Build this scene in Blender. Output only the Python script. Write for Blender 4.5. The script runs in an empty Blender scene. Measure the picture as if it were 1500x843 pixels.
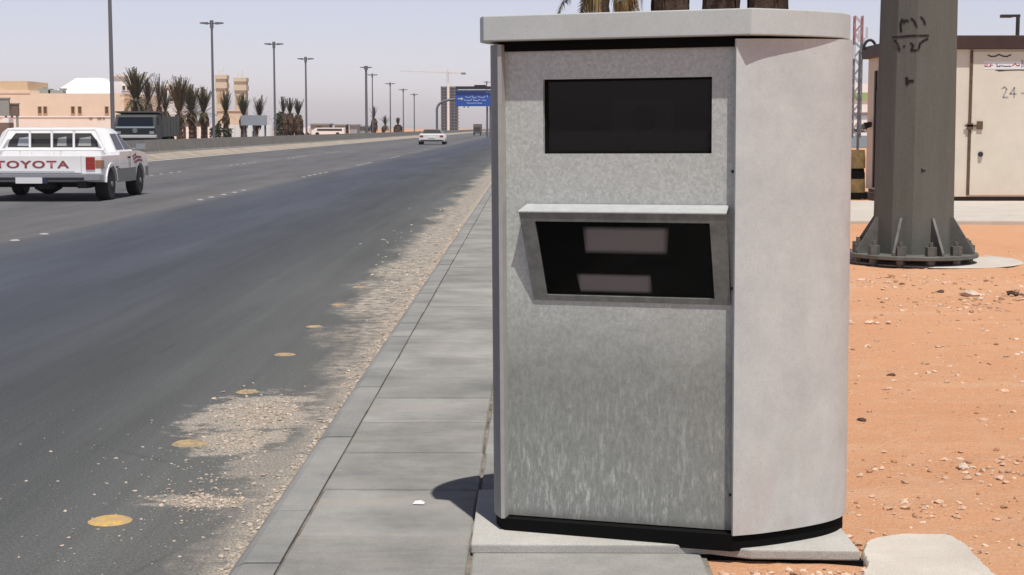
import bpy, bmesh, math, random
from mathutils import Vector, Matrix, noise
random.seed(7)
R_ = math.radians
scene = bpy.context.scene
COL = scene.collection

# ------------------------------------------------------------------ camera, sky, sun, exposure
CAM_Z = 1.6
PITCH, YAW, FOC = R_(5.81), R_(0.62), 2300.0
cam_data = bpy.data.cameras.new('camera')
cam = bpy.data.objects.new('camera', cam_data)
COL.objects.link(cam)
cam.location = (0, 0, CAM_Z)
cam.rotation_euler = (math.pi / 2 - PITCH, 0, YAW)
cam_data.sensor_width = 36
cam_data.lens = 36 * FOC / 1500
cam_data.clip_start = 0.05
cam_data.clip_end = 9000
scene.camera = cam

SUN = Vector((0.12, -0.35, 1.0)).normalized()
world = bpy.data.worlds.new('World')
scene.world = world
world.use_nodes = True
wn = world.node_tree
wn.nodes.clear()
sky = wn.nodes.new('ShaderNodeTexSky')
sky.sky_type = 'NISHITA'
sky.sun_disc = False
sky.sun_elevation = math.asin(SUN.z)
sky.sun_rotation = math.atan2(SUN.x, SUN.y)
sky.altitude = 600
sky.air_density = 1.0
sky.dust_density = 1.0
sky.ozone_density = 1.0
hsv = wn.nodes.new('ShaderNodeHueSaturation')
hsv.inputs['Saturation'].default_value = 0.5
tint = wn.nodes.new('ShaderNodeMixRGB')
tint.blend_type = 'MULTIPLY'
tint.inputs[0].default_value = 1.0
tint.inputs[2].default_value = (1.04, 0.955, 1.075, 1)
bg = wn.nodes.new('ShaderNodeBackground')
bg.inputs[1].default_value = 0.137
wo = wn.nodes.new('ShaderNodeOutputWorld')
wn.links.new(sky.outputs[0], hsv.inputs['Color'])
wn.links.new(hsv.outputs[0], tint.inputs[1])
# the hazy band near the horizon is much brighter than the sky overhead
wtc = wn.nodes.new('ShaderNodeTexCoord'); wsep = wn.nodes.new('ShaderNodeSeparateXYZ'); wramp = wn.nodes.new('ShaderNodeValToRGB')
wr = wramp.color_ramp.elements
wr[0].position = 0.0; wr[0].color = (1, 1, 1, 1)
wr[1].position = 0.6; wr[1].color = (0.34, 0.365, 0.41, 1)
we = wr.new(0.085); we.color = (0.86, 0.875, 0.89, 1)
wmul = wn.nodes.new('ShaderNodeMixRGB'); wmul.blend_type = 'MULTIPLY'; wmul.inputs[0].default_value = 1.0
wn.links.new(wtc.outputs['Generated'], wsep.inputs[0]); wn.links.new(wsep.outputs[2], wramp.inputs[0])
wn.links.new(tint.outputs[0], wmul.inputs[1]); wn.links.new(wramp.outputs[0], wmul.inputs[2])
wn.links.new(wmul.outputs[0], bg.inputs[0])
wn.links.new(bg.outputs[0], wo.inputs[0])

sd = bpy.data.lights.new('sun', 'SUN')
sd.energy = 4.9
sd.angle = R_(0.53)
sd.color = (1.0, 0.955, 0.89)
sun = bpy.data.objects.new('sun', sd)
COL.objects.link(sun)
sun.rotation_euler = SUN.to_track_quat('Z', 'Y').to_euler()
sun.location = (0, 0, 60)

scene.view_settings.view_transform = 'Standard'
scene.view_settings.look = 'None'
scene.view_settings.exposure = 0.0
scene.view_settings.gamma = 1.0
scene.cycles.max_bounces = 6
scene.cycles.transparent_max_bounces = 12

CR = (Matrix.Rotation(YAW, 3, 'Z') @ Matrix.Rotation(math.pi / 2 - PITCH, 3, 'X'))
def at(px, py, Y):
    d = CR @ Vector(((px - 750) / FOC, -(py - 421.5) / FOC, -1))
    return Vector((0, 0, CAM_Z)) + d * (Y / d.y)
ZS, ZSAND, ZPL = 0.12, 0.10, 0.153      # pavement, sand, plinth tops
def gpt(px, py, z=ZSAND):
    d = CR @ Vector(((px - 750) / FOC, -(py - 421.5) / FOC, -1)); t = (z - CAM_Z) / d.z
    return Vector((0, 0, CAM_Z)) + d * t
def zat(py, Y, px=775): return at(px, py, Y).z
def xat(px, Y, py=187): return at(px, py, Y).x

# ------------------------------------------------------------------ materials
MATS = {}
def nodes_of(m): return m.node_tree.nodes, m.node_tree.links
def rgb(c): return (c[0], c[1], c[2], 1)
def mat(name, base, rough=0.7, metal=0.0, var=0.0, scale=8.0, bump=0.0, bscale=60.0, base2=None, stretch=(1, 1, 1), coat=0.0, spec=0.5, detail=6):
    """Principled material; var mixes in a second, noisier colour."""
    if name in MATS: return MATS[name]
    m = bpy.data.materials.new(name); m.use_nodes = True
    N, L = nodes_of(m)
    p = N['Principled BSDF']
    p.inputs['Roughness'].default_value = rough
    p.inputs['Metallic'].default_value = metal
    p.inputs['Specular IOR Level'].default_value = spec
    if coat: p.inputs['Coat Weight'].default_value = coat
    p.inputs['Base Color'].default_value = rgb(base)
    tc = N.new('ShaderNodeTexCoord')
    mp = N.new('ShaderNodeMapping'); mp.inputs['Scale'].default_value = stretch
    L.new(tc.outputs['Object'], mp.inputs[0])
    if var > 0 or base2 is not None:
        b2 = base2 if base2 is not None else tuple(max(0, c * (1 - var)) for c in base)
        nz = N.new('ShaderNodeTexNoise'); nz.inputs['Scale'].default_value = scale; nz.inputs['Detail'].default_value = detail
        nz.inputs['Roughness'].default_value = 0.65
        L.new(mp.outputs[0], nz.inputs['Vector'])
        cr = N.new('ShaderNodeValToRGB')
        cr.color_ramp.elements[0].position = 0.35; cr.color_ramp.elements[1].position = 0.65
        cr.color_ramp.elements[0].color = rgb(b2); cr.color_ramp.elements[1].color = rgb(base)
        L.new(nz.outputs['Fac'], cr.inputs[0]); L.new(cr.outputs[0], p.inputs['Base Color'])
    if bump > 0:
        nb = N.new('ShaderNodeTexNoise'); nb.inputs['Scale'].default_value = bscale; nb.inputs['Detail'].default_value = 8
        L.new(mp.outputs[0], nb.inputs['Vector'])
        bp = N.new('ShaderNodeBump'); bp.inputs['Strength'].default_value = bump; bp.inputs['Distance'].default_value = 0.02
        L.new(nb.outputs['Fac'], bp.inputs['Height']); L.new(bp.outputs[0], p.inputs['Normal'])
    MATS[name] = m
    return m

class G:
    """tiny node-graph helper"""
    def __init__(self, name):
        self.m = bpy.data.materials.new(name); self.m.use_nodes = True
        self.N, self.L = nodes_of(self.m); self.p = self.N['Principled BSDF']
        self.tc = self.N.new('ShaderNodeTexCoord'); MATS[name] = self.m
        self.co = self.tc.outputs['Object']
    def lk(self, sock, v):
        if hasattr(v, 'is_linked') or hasattr(v, 'links'): self.L.new(v, sock)
        elif isinstance(v, (tuple, list)): sock.default_value = rgb(v) if len(v) == 3 and sock.type == 'RGBA' else v
        else: sock.default_value = v
    def mapped(self, scale=(1, 1, 1), rot=(0, 0, 0), loc=(0, 0, 0)):
        n = self.N.new('ShaderNodeMapping'); n.inputs['Scale'].default_value = scale
        n.inputs['Rotation'].default_value = rot; n.inputs['Location'].default_value = loc
        self.L.new(self.co, n.inputs[0]); return n.outputs[0]
    def noise(self, scale, detail=6, vec=None, rough=0.6, dist=0.0):
        n = self.N.new('ShaderNodeTexNoise'); n.inputs['Scale'].default_value = scale; n.inputs['Detail'].default_value = detail
        n.inputs['Roughness'].default_value = rough; n.inputs['Distortion'].default_value = dist
        self.L.new(vec if vec is not None else self.co, n.inputs['Vector']); return n.outputs['Fac']
    def voro(self, scale, vec=None, out='Color', feature='F1', rand=1.0):
        n = self.N.new('ShaderNodeTexVoronoi'); n.inputs['Scale'].default_value = scale; n.feature = feature
        n.inputs['Randomness'].default_value = rand
        self.L.new(vec if vec is not None else self.co, n.inputs['Vector']); return n.outputs[out]
    def ramp(self, fac, stops, interp='LINEAR'):
        n = self.N.new('ShaderNodeValToRGB'); e = n.color_ramp.elements; n.color_ramp.interpolation = interp
        while len(e) < len(stops): e.new(0.5)
        for i, (pos, c) in enumerate(stops):
            e[i].position = pos; e[i].color = rgb(c) if isinstance(c, (tuple, list)) else (c, c, c, 1)
        self.lk(n.inputs[0], fac); return n.outputs[0]
    def mix(self, fac, a, b, mode='MIX'):
        n = self.N.new('ShaderNodeMixRGB'); n.blend_type = mode
        self.lk(n.inputs[0], fac); self.lk(n.inputs[1], a); self.lk(n.inputs[2], b); return n.outputs[0]
    def math(self, op, a, b=0.0, clamp=False):
        n = self.N.new('ShaderNodeMath'); n.operation = op; n.use_clamp = clamp
        self.lk(n.inputs[0], a); self.lk(n.inputs[1], b); return n.outputs[0]
    def xyz(self):
        n = self.N.new('ShaderNodeSeparateXYZ'); self.L.new(self.co, n.inputs[0]); return n.outputs
    def maprange(self, v, a, b, c=0.0, d=1.0):
        n = self.N.new('ShaderNodeMapRange'); n.clamp = True
        self.lk(n.inputs[0], v)
        for i, q in enumerate((a, b, c, d)): n.inputs[i + 1].default_value = q
        return n.outputs[0]
    def island(self):
        n = self.N.new('ShaderNodeNewGeometry'); return n.outputs['Random Per Island']
    def bump(self, h, strength=0.5, dist=0.01):
        n = self.N.new('ShaderNodeBump'); n.inputs['Strength'].default_value = strength; n.inputs['Distance'].default_value = dist
        self.L.new(h, n.inputs['Height']); self.L.new(n.outputs[0], self.p.inputs['Normal'])
    def out(self, color, rough=0.8, metal=0.0, spec=0.4):
        self.lk(self.p.inputs['Base Color'], color); self.lk(self.p.inputs['Roughness'], rough)
        self.p.inputs['Metallic'].default_value = metal; self.p.inputs['Specular IOR Level'].default_value = spec
        return self.m

def make_asphalt():
    g = G('asphalt'); X = g.xyz()
    wob = g.noise(0.35, 3, g.mapped((1, 0.06, 1)))
    xw = g.math('ADD', X[0], g.math('MULTIPLY', g.math('SUBTRACT', wob, 0.5), 0.9))
    # worn lanes: dark bluish tyre lanes and paler greyer strips between them
    lane = g.ramp(g.maprange(xw, -20, 0), [(0.0, (0.125, 0.122, 0.118)), (0.2, (0.105, 0.105, 0.108)), (0.36, (0.122, 0.12, 0.118)), (0.5, (0.098, 0.098, 0.103)), (0.625, (0.118, 0.117, 0.116)),
                 (0.655, (0.074, 0.080, 0.095)), (0.72, (0.060, 0.068, 0.088)), (0.79, (0.061, 0.067, 0.082)), (0.845, (0.060, 0.063, 0.067)), (0.88, (0.076, 0.080, 0.080)), (0.92, (0.098, 0.101, 0.097)), (0.97, (0.128, 0.125, 0.114))])
    patch = g.ramp(g.noise(0.9, 5, g.mapped((1, 0.12, 1))), [(0.3, 0.78), (0.7, 1.18)])
    grain = g.mix(1.0, g.ramp(g.noise(210, 2), [(0.3, 0.6), (0.7, 1.4)]), g.ramp(g.noise(75, 4, None, 0.8), [(0.3, 0.6), (0.7, 1.45)]), 'MULTIPLY')
    c = g.mix(1.0, lane, patch, 'MULTIPLY'); c = g.mix(1.0, c, grain, 'MULTIPLY')
    stk = g.ramp(g.noise(5.5, 7, g.mapped((1, 0.018, 1)), 0.75), [(0.3, 0.88), (0.7, 1.13)])
    c = g.mix(1.0, c, stk, 'MULTIPLY')
    crk = g.ramp(g.voro(0.55, g.mapped((1, 0.4, 1)), 'Distance', 'DISTANCE_TO_EDGE'), [(0.002, 0.45), (0.006, 0.0)])
    crk = g.math('MULTIPLY', crk, g.ramp(g.noise(0.5, 3), [(0.5, 0.0), (0.6, 1.0)]))
    c = g.mix(crk, c, (0.03, 0.03, 0.03))
    chips = g.ramp(g.voro(26, None, 'Distance'), [(0.06, 1.0), (0.1, 0.0)])
    near = g.maprange(X[0], -3.4, -1.2)
    chips = g.math('MULTIPLY', chips, g.math('MULTIPLY', near, g.ramp(g.noise(3, 3), [(0.42, 0.0), (0.6, 1.0)])))
    c = g.mix(chips, c, (0.46, 0.42, 0.36))
    # wind-blown sand and grit lying in the gutter
    edge = g.math('ADD', X[0], g.math('MULTIPLY', g.math('SUBTRACT', g.noise(1.1, 6, g.mapped((1, 0.5, 1)), 0.7), 0.5), 1.5))
    far = g.maprange(X[1], 8.5, 14.0, 0.0, 1.0)
    edge = g.math('ADD', edge, g.math('MULTIPLY', far, 0.52))
    s1 = g.maprange(edge, -1.26, -0.96)
    s1 = g.math('MULTIPLY', s1, g.ramp(g.noise(9, 8, None, 0.75), [(0.40, 0.05), (0.56, 1.0)]))
    rim = g.math('MULTIPLY', g.maprange(X[0], -1.25, -1.10), g.ramp(g.noise(7, 6, None, 0.7), [(0.36, 0.0), (0.5, 1.0)]))
    gran = g.ramp(g.noise(85, 5, None, 0.85), [(0.44, 0.0), (0.52, 1.0)])
    for px, py, rx, ry, k in ((378, 608, 0.36, 0.72, 1.0), (350, 645, 0.24, 0.40, 1.0), (298, 736, 0.26, 0.13, 0.9), (395, 680, 0.2, 0.5, 0.6)):
        c0 = gpt(px, py, 0)
        dx = g.math('MULTIPLY', g.math('SUBTRACT', X[0], c0.x), 1 / rx); dy = g.math('MULTIPLY', g.math('SUBTRACT', X[1], c0.y), 1 / ry)
        dd = g.math('SQRT', g.math('ADD', g.math('MULTIPLY', dx, dx), g.math('MULTIPLY', dy, dy)))
        dd = g.math('ADD', dd, g.math('MULTIPLY', g.math('SUBTRACT', g.noise(4.5, 8, g.mapped((0.9, 1.15, 1)), 0.8), 0.5), 3.6))
        s1 = g.math('MAXIMUM', s1, g.math('MULTIPLY', g.maprange(dd, 1.05, 0.75), k))
    keep = g.maprange(X[1], 9.0, 14.0)
    gran = g.math('MAXIMUM', gran, g.math('MULTIPLY', keep, 0.75))
    s = g.math('MULTIPLY', g.math('MAXIMUM', s1, rim, True), gran)
    sandc = g.mix(g.noise(60, 4), (0.40, 0.345, 0.28), (0.57, 0.49, 0.40))
    sandc = g.mix(1.0, sandc, g.ramp(g.noise(160, 2), [(0.3, 0.6), (0.65, 1.2)]), 'MULTIPLY')
    c = g.mix(g.math('MULTIPLY', s, 0.9), c, sandc)
    # dust along the foot of the far barrier
    dust = g.math('MULTIPLY', g.maprange(xw, -17.9, -19.2), 0.8)
    c = g.mix(dust, c, (0.36, 0.31, 0.25))
    g.bump(g.mix(g.math('MULTIPLY', s, 0.8), g.noise(140, 3), g.noise(45, 5)), 0.55, 0.012)
    return g.out(c, 0.82, 0, 0.3)

def make_concrete(name, a, b, island=0.0, dirt=(0.30, 0.25, 0.2), dirt_amt=0.35):
    g = G(name)
    n = g.noise(2.2, 8, None, 0.65)
    c = g.mix(g.ramp(n, [(0.3, 0.0), (0.7, 1.0)]), a, b)
    if island:
        c = g.mix(1.0, c, g.ramp(g.island(), [(0.0, 1 - island), (1.0, 1 + island)]), 'MULTIPLY')
    c = g.mix(1.0, c, g.ramp(g.noise(180, 3), [(0.3, 0.82), (0.7, 1.15)]), 'MULTIPLY')
    st = g.ramp(g.noise(1.6, 10, g.mapped((0.45, 3.2, 1)), 0.75, 0.8), [(0.5, 0.0), (0.72, 1.0)])
    c = g.mix(g.math('MULTIPLY', st, dirt_amt), c, dirt)
    pits = g.ramp(g.voro(42, None, 'Distance'), [(0.05, 1.0), (0.09, 0.0)])
    c = g.mix(g.math('MULTIPLY', pits, g.ramp(g.noise(4, 2), [(0.5, 0.0), (0.6, 0.7)])), c, tuple(k * 0.55 for k in a))
    g.bump(g.noise(120, 6), 0.3, 0.006)
    return g.out(c, 0.88, 0, 0.3)

def make_sand():
    g = G('sand')
    n1 = g.ramp(g.noise(0.35, 8, g.mapped((1, 0.6, 1)), 0.62), [(0.3, 0.0), (0.7, 1.0)])
    c = g.mix(n1, (0.565, 0.285, 0.150), (0.61, 0.34, 0.195))
    n2 = g.ramp(g.noise(5, 9, None, 0.72), [(0.5, 0.0), (0.75, 1.0)])
    c = g.mix(g.math('MULTIPLY', n2, 0.45), c, (0.60, 0.42, 0.30))
    gr = g.ramp(g.noise(110, 3), [(0.3, 0.8), (0.7, 1.14)])
    c = g.mix(1.0, c, gr, 'MULTIPLY')
    sp = g.ramp(g.voro(30, None, 'Distance'), [(0.06, 1.0), (0.12, 0.0)])
    m = g.ramp(g.noise(1.1, 5), [(0.5, 0.0), (0.64, 1.0)])
    c = g.mix(g.math('MULTIPLY', sp, m), c, (0.72, 0.58, 0.45))
    dk = g.ramp(g.voro(17, g.mapped((1, 1, 1), (0, 0, 0.7), (3, 5, 0)), 'Distance'), [(0.05, 1.0), (0.1, 0.0)])
    m2 = g.ramp(g.noise(0.9, 5, g.mapped((1, 1, 1), (0, 0, 0), (9, 4, 0))), [(0.52, 0.0), (0.64, 0.85)])
    c = g.mix(g.math('MULTIPLY', dk, m2), c, (0.2, 0.12, 0.08))
    tr = g.ramp(g.noise(1.4, 7, g.mapped((0.35, 2.4, 1), (0, 0, 0.12)), 0.6), [(0.56, 0.0), (0.72, 0.35)])
    c = g.mix(tr, c, (0.64, 0.43, 0.29))
    g.bump(g.mix(0.5, g.noise(30, 8, None, 0.7), g.noise(7, 8, None, 0.7)), 0.9, 0.045)
    return g.out(c, 0.95, 0, 0.15)

def make_galv():
    g = G('galvanised_front'); X = g.xyz()
    n = g.ramp(g.noise(70, 5, None, 0.8), [(0.35, 0.0), (0.65, 1.0)]); v = g.voro(110, None, 'Color')
    bw = g.N.new('ShaderNodeRGBToBW'); g.L.new(v, bw.inputs[0])
    c = g.mix(n, (0.45, 0.478, 0.455), (0.565, 0.598, 0.57))
    c = g.mix(1.0, c, g.ramp(bw.outputs[0], [(0.1, 0.88), (0.9, 1.1)]), 'MULTIPLY')
    # weathered zinc below the lamp hood with pale runs
    low = g.maprange(g.math('ADD', X[2], g.math('MULTIPLY', g.math('SUBTRACT', g.noise(16, 6, None, 0.7), 0.5), 0.35)), 1.06, 0.72)
    runs = g.ramp(g.noise(70, 6, g.mapped((1, 1, 0.22)), 0.75), [(0.5, 0.0), (0.62, 1.0)])
    runs2 = g.ramp(g.noise(12, 5, g.mapped((1, 1, 0.35)), 0.7), [(0.4, 0.15), (0.7, 1.0)])
    runs = g.math('MULTIPLY', runs, runs2)
    blot = g.ramp(g.noise(75, 6, g.mapped((1, 1, 0.5)), 0.8), [(0.36, 0.0), (0.64, 1.0)])
    wz = g.mix(blot, (0.225, 0.238, 0.222), (0.325, 0.343, 0.322))
    amt = g.maprange(X[2], 0.85, 0.35)
    wz = g.mix(g.math('MULTIPLY', runs, g.math('MULTIPLY', amt, 1.0)), wz, (0.60, 0.62, 0.59))
    rim = g.maprange(X[2], 0.235, 0.205)
    wz = g.mix(g.math('MULTIPLY', rim, 0.5), wz, (0.2, 0.17, 0.14))
    c = g.mix(g.math('MULTIPLY', low, 0.95), c, wz)
    g.bump(g.noise(160, 3), 0.08, 0.004)
    return g.out(c, g.maprange(n, 0.3, 0.7, 0.42, 0.62), 0.25, 0.4)

def make_shell_paint(name='shell_paint', a=(0.43, 0.455, 0.448), b=(0.56, 0.59, 0.575)):
    g = G(name)
    c = g.mix(g.ramp(g.noise(5, 9, None, 0.78), [(0.3, 0.0), (0.68, 1.0)]), a, b)
    c = g.mix(1.0, c, g.ramp(g.noise(170, 3), [(0.3, 0.95), (0.7, 1.05)]), 'MULTIPLY')
    st = g.ramp(g.noise(9, 6, g.mapped((1, 1, 0.12)), 0.6), [(0.55, 0.0), (0.75, 0.18)])
    c = g.mix(st, c, (0.45, 0.42, 0.39))
    sp = g.ramp(g.noise(95, 4, None, 0.8), [(0.56, 0.0), (0.70, 0.5)])
    c = g.mix(sp, c, (0.36, 0.345, 0.33))
    X = g.xyz()
    low = g.math('MULTIPLY', g.maprange(X[2], 0.55, 0.2), g.ramp(g.noise(14, 7, g.mapped((1, 1, 0.4)), 0.75), [(0.4, 0.0), (0.75, 0.5)]))
    c = g.mix(low, c, (0.42, 0.33, 0.27))
    sc = g.ramp(g.noise(30, 3, g.mapped((1, 1, 9), (0.5, 0.4, 0)), 0.6), [(0.70, 0.0), (0.74, 0.35)])
    c = g.mix(sc, c, (0.36, 0.36, 0.36))
    g.bump(g.mix(0.5, g.noise(250, 2), g.noise(3, 3)), 0.09, 0.004)
    return g.out(c, 0.5, 0, 0.4)

def make_pole_steel():
    g = G('pole_steel')
    c = g.mix(g.noise(2.5, 8, g.mapped((3, 3, 0.35)), 0.7), (0.080, 0.085, 0.076), (0.155, 0.162, 0.14))
    r = g.ramp(g.noise(5, 7, g.mapped((2.2, 2.2, 0.12)), 0.7), [(0.55, 0.0), (0.72, 0.45)])
    c = g.mix(r, c, (0.17, 0.148, 0.125))
    c = g.mix(1.0, c, g.ramp(g.noise(60, 4), [(0.3, 0.88), (0.7, 1.1)]), 'MULTIPLY')
    g.bump(g.noise(30, 6), 0.12, 0.01)
    return g.out(c, 0.7, 0.1, 0.35)

def make_glass(name, tintc=(0.02, 0.022, 0.025), see=0.5, rough=0.04, ior=1.45):
    m = bpy.data.materials.new(name); m.use_nodes = True
    N, L = nodes_of(m)
    N.remove(N['Principled BSDF'])
    gl = N.new('ShaderNodeBsdfGlossy'); gl.inputs['Roughness'].default_value = rough; gl.inputs['Color'].default_value = (1, 1, 1, 1)
    tr = N.new('ShaderNodeBsdfTransparent'); tr.inputs['Color'].default_value = (see, see, see, 1)
    df = N.new('ShaderNodeBsdfDiffuse'); df.inputs['Color'].default_value = rgb(tintc)
    fr = N.new('ShaderNodeFresnel'); fr.inputs['IOR'].default_value = ior
    m1 = N.new('ShaderNodeMixShader'); m1.inputs[0].default_value = 0.35
    L.new(tr.outputs[0], m1.inputs[1]); L.new(df.outputs[0], m1.inputs[2])
    m2 = N.new('ShaderNodeMixShader'); L.new(fr.outputs[0], m2.inputs[0])
    L.new(m1.outputs[0], m2.inputs[1]); L.new(gl.outputs[0], m2.inputs[2])
    L.new(m2.outputs[0], N['Material Output'].inputs[0])
    MATS[name] = m
    return m

ASPHALT = make_asphalt()
SLAB = make_concrete('paving', (0.165, 0.166, 0.155), (0.30, 0.295, 0.272), 0.12, (0.33, 0.29, 0.24), 0.5)
KERBM = make_concrete('kerb_stone', (0.175, 0.178, 0.172), (0.285, 0.282, 0.264), 0.10, (0.3, 0.26, 0.21), 0.2)
PLINTH = make_concrete('plinth_concrete', (0.33, 0.325, 0.30), (0.44, 0.43, 0.395), 0.0, (0.34, 0.28, 0.2), 0.3)
PALECONC = make_concrete('pale_concrete', (0.44, 0.40, 0.35), (0.54, 0.50, 0.44), 0.0, (0.45, 0.33, 0.24), 0.3)
BARRIERM = make_concrete('barrier_concrete', (0.145, 0.138, 0.128), (0.21, 0.20, 0.18), 0.0, (0.3, 0.26, 0.2), 0.3)
SAND = make_sand()
GALV = make_galv()
SHELL = make_shell_paint()
ROOFM = make_shell_paint('roof_paint', (0.45, 0.485, 0.475), (0.52, 0.56, 0.55))
POLEM = make_pole_steel()
GLASSDARK = make_glass('smoked_glass', (0.004, 0.004, 0.004), 0.85, 0.05, 1.22)
CARGLASS = make_glass('car_glass', (0.03, 0.04, 0.045), 0.55)
JOINTDIRT = mat('joint_dirt', (0.26, 0.225, 0.185), 0.95, var=0.75, scale=5)
BLACK = mat('black_rubber_and_shade', (0.005, 0.005, 0.005), 0.9, spec=0.1)
DARKIN = mat('dark_interior', (0.003, 0.003, 0.003), 0.95, spec=0.0)
ZINC = mat('zinc_frame', (0.20, 0.212, 0.20), 0.55, 0.25, var=0.35, scale=25, bump=0.05)
ZINCTOP = mat('sunlit_zinc', (0.5, 0.52, 0.52), 0.4, 0.3, var=0.15, scale=30)
YELLOW = mat('stud_yellow', (0.58, 0.35, 0.075), 0.6, base2=(0.34, 0.27, 0.17), scale=34, bump=0.3, bscale=60)
STUDWHITE = mat('stud_white', (0.42, 0.41, 0.39), 0.6, var=0.35, scale=30)
WHITEPAINT = mat('white_car_paint', (0.80, 0.80, 0.80), 0.3, 0, var=0.05, scale=3, coat=0.5)
GREYPAINT = mat('grey_lower_paint', (0.15, 0.155, 0.145), 0.45)
CHROME = mat('dull_chrome', (0.42, 0.44, 0.46), 0.3, 0.8)
DARKMETAL = mat('dark_metal', (0.03, 0.03, 0.032), 0.55, 0.3)
TYRE = mat('tyre_rubber', (0.022, 0.021, 0.02), 0.85)
RIM = mat('wheel_steel', (0.22, 0.22, 0.22), 0.45, 0.5)
REDLENS = mat('red_lens', (0.30, 0.022, 0.015), 0.25, coat=0.4)
AMBERLENS = mat('amber_lens', (0.33, 0.15, 0.075), 0.4, coat=0.2)
REDLETTER = mat('red_lettering', (0.27, 0.055, 0.065), 0.5)
LAMPMETAL = mat('lamp_post_steel', (0.16, 0.165, 0.18), 0.55, 0.3)
PEACH = mat('peach_render', (0.80, 0.675, 0.53), 0.9, var=0.08, scale=0.8)
PEACHSH = mat('tan_render', (0.60, 0.44, 0.29), 0.9, var=0.12, scale=1.0)
CREAM = mat('cream_render', (0.84, 0.78, 0.70), 0.9, var=0.08, scale=0.9)
WHITEWALL = mat('white_render', (0.85, 0.84, 0.83), 0.9, var=0.04, scale=1.0)
WINDARK = mat('window_dark', (0.05, 0.045, 0.04), 0.25)
BROWNWIN = mat('window_brown', (0.12, 0.075, 0.04), 0.4)
BROWNROOF = mat('brown_fascia', (0.05, 0.022, 0.016), 0.6, var=0.3, scale=4)
HUTWALL = mat('hut_cladding', (0.69, 0.63, 0.525), 0.65, var=0.08, scale=2.2, bump=0.04, bscale=10)
HUTSIDE = HUTWALL
HUTTRIM = mat('hut_trim', (0.70, 0.63, 0.52), 0.6)
RUSTLINE = mat('rusty_seam', (0.14, 0.085, 0.05), 0.8, var=0.4, scale=12)
INK = mat('black_ink', (0.028, 0.026, 0.024), 0.8)
GREYINK = mat('grey_ink', (0.33, 0.32, 0.33), 0.8)
REDINK = mat('red_ink', (0.42, 0.13, 0.13), 0.8)
BLUEINK = mat('blue_ink', (0.10, 0.11, 0.22), 0.8)
SIGNWHITE = mat('sign_white', (0.74, 0.73, 0.74), 0.6)
SIGNBLUE = mat('sign_blue', (0.02, 0.085, 0.36), 0.45)
SIGNTEXT = mat('sign_lettering', (0.45, 0.55, 0.75), 0.5)
DKGREEN = mat('dump_truck_green', (0.045, 0.052, 0.048), 0.5, var=0.2, scale=3)
TRUCKGREY = mat('truck_tipper_grey', (0.10, 0.105, 0.10), 0.6, var=0.25, scale=2)
TRUCKBLUE = mat('truck_grille_blue', (0.012, 0.022, 0.032), 0.4)
TRUNK = mat('palm_trunk', (0.13, 0.078, 0.048), 0.95, base2=(0.055, 0.032, 0.02), scale=9, bump=0.8, bscale=14)
DKTRUNK = mat('dark_palm_trunk', (0.085, 0.055, 0.036), 0.95, base2=(0.028, 0.018, 0.013), scale=10, bump=0.9, bscale=18)
SKIRT = mat('dead_frond', (0.12, 0.065, 0.035), 0.9, base2=(0.05, 0.028, 0.018), scale=3)
STRAW = mat('straw_frond', (0.36, 0.28, 0.13), 0.85, base2=(0.22, 0.16, 0.07), scale=4)
FROND = mat('green_frond', (0.092, 0.088, 0.045), 0.8, base2=(0.045, 0.046, 0.026), scale=2.5)
OLIVE = mat('olive_frond', (0.135, 0.11, 0.05), 0.8, base2=(0.06, 0.055, 0.028), scale=2.5)
DRYFROND = mat('brown_frond', (0.13, 0.09, 0.05), 0.85, base2=(0.06, 0.04, 0.025), scale=2.5)
HEDGE = mat('hedge_leaves', (0.085, 0.085, 0.04), 0.85, base2=(0.035, 0.038, 0.02), scale=3)
TOWERDK = mat('bare_concrete_frame', (0.105, 0.105, 0.115), 0.9, var=0.2, scale=0.5)
TOWERSLAB = mat('floor_slab', (0.19, 0.19, 0.20), 0.9)
CRANEM = mat('crane_steel', (0.60, 0.56, 0.48), 0.6)
MASTRED = mat('mast_red', (0.42, 0.17, 0.155), 0.6)
MASTWHITE = mat('mast_white', (0.55, 0.52, 0.52), 0.6)
MASTGREY = mat('mast_grey', (0.20, 0.175, 0.18), 0.6)
YELLOWPL = mat('drum_yellow', (0.25, 0.175, 0.07), 0.7, var=0.5, scale=6)
STATIONGREEN = mat('station_green', (0.30, 0.42, 0.16), 0.5)
GREYBOX = mat('grey_board', (0.30, 0.32, 0.30), 0.6, var=0.1, scale=2)
BROWNBOX = mat('brown_board', (0.20, 0.15, 0.12), 0.7, var=0.2, scale=2)
BLUEGREY = mat('blue_grey_board', (0.33, 0.36, 0.40), 0.6, var=0.1, scale=1)
def make_pale_panel():
    g = G('pale_panel_fade'); n = g.N.new('ShaderNodeSeparateXYZ'); g.L.new(g.tc.outputs['Generated'], n.inputs[0]); o = n.outputs
    ex = g.math('MINIMUM', o[0], g.math('SUBTRACT', 1.0, o[0])); ez = g.math('MINIMUM', o[2], g.math('SUBTRACT', 1.0, o[2]))
    f = g.math('MULTIPLY', g.maprange(ex, 0.0, 0.07), g.maprange(ez, 0.0, 0.16))  # pale colour fades to dark towards the panel's edges
    body = g.mix(g.noise(14, 3), (0.70, 0.66, 0.65), (0.80, 0.75, 0.73))
    return g.out(g.mix(f, (0.02, 0.02, 0.02), body), 0.5)
PALEPANEL = make_pale_panel()
DUSTYGLASS = make_glass('dusty_glass', (0.026, 0.026, 0.026), 0.8, 0.05, 1.22)
PEBBLE = None
def make_pebble(name, a, b):
    g = G(name); c = g.mix(g.island(), a, b)
    c = g.mix(1.0, c, g.ramp(g.noise(60, 3), [(0.3, 0.8), (0.7, 1.1)]), 'MULTIPLY')
    return g.out(c, 0.9, 0, 0.2)
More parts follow.
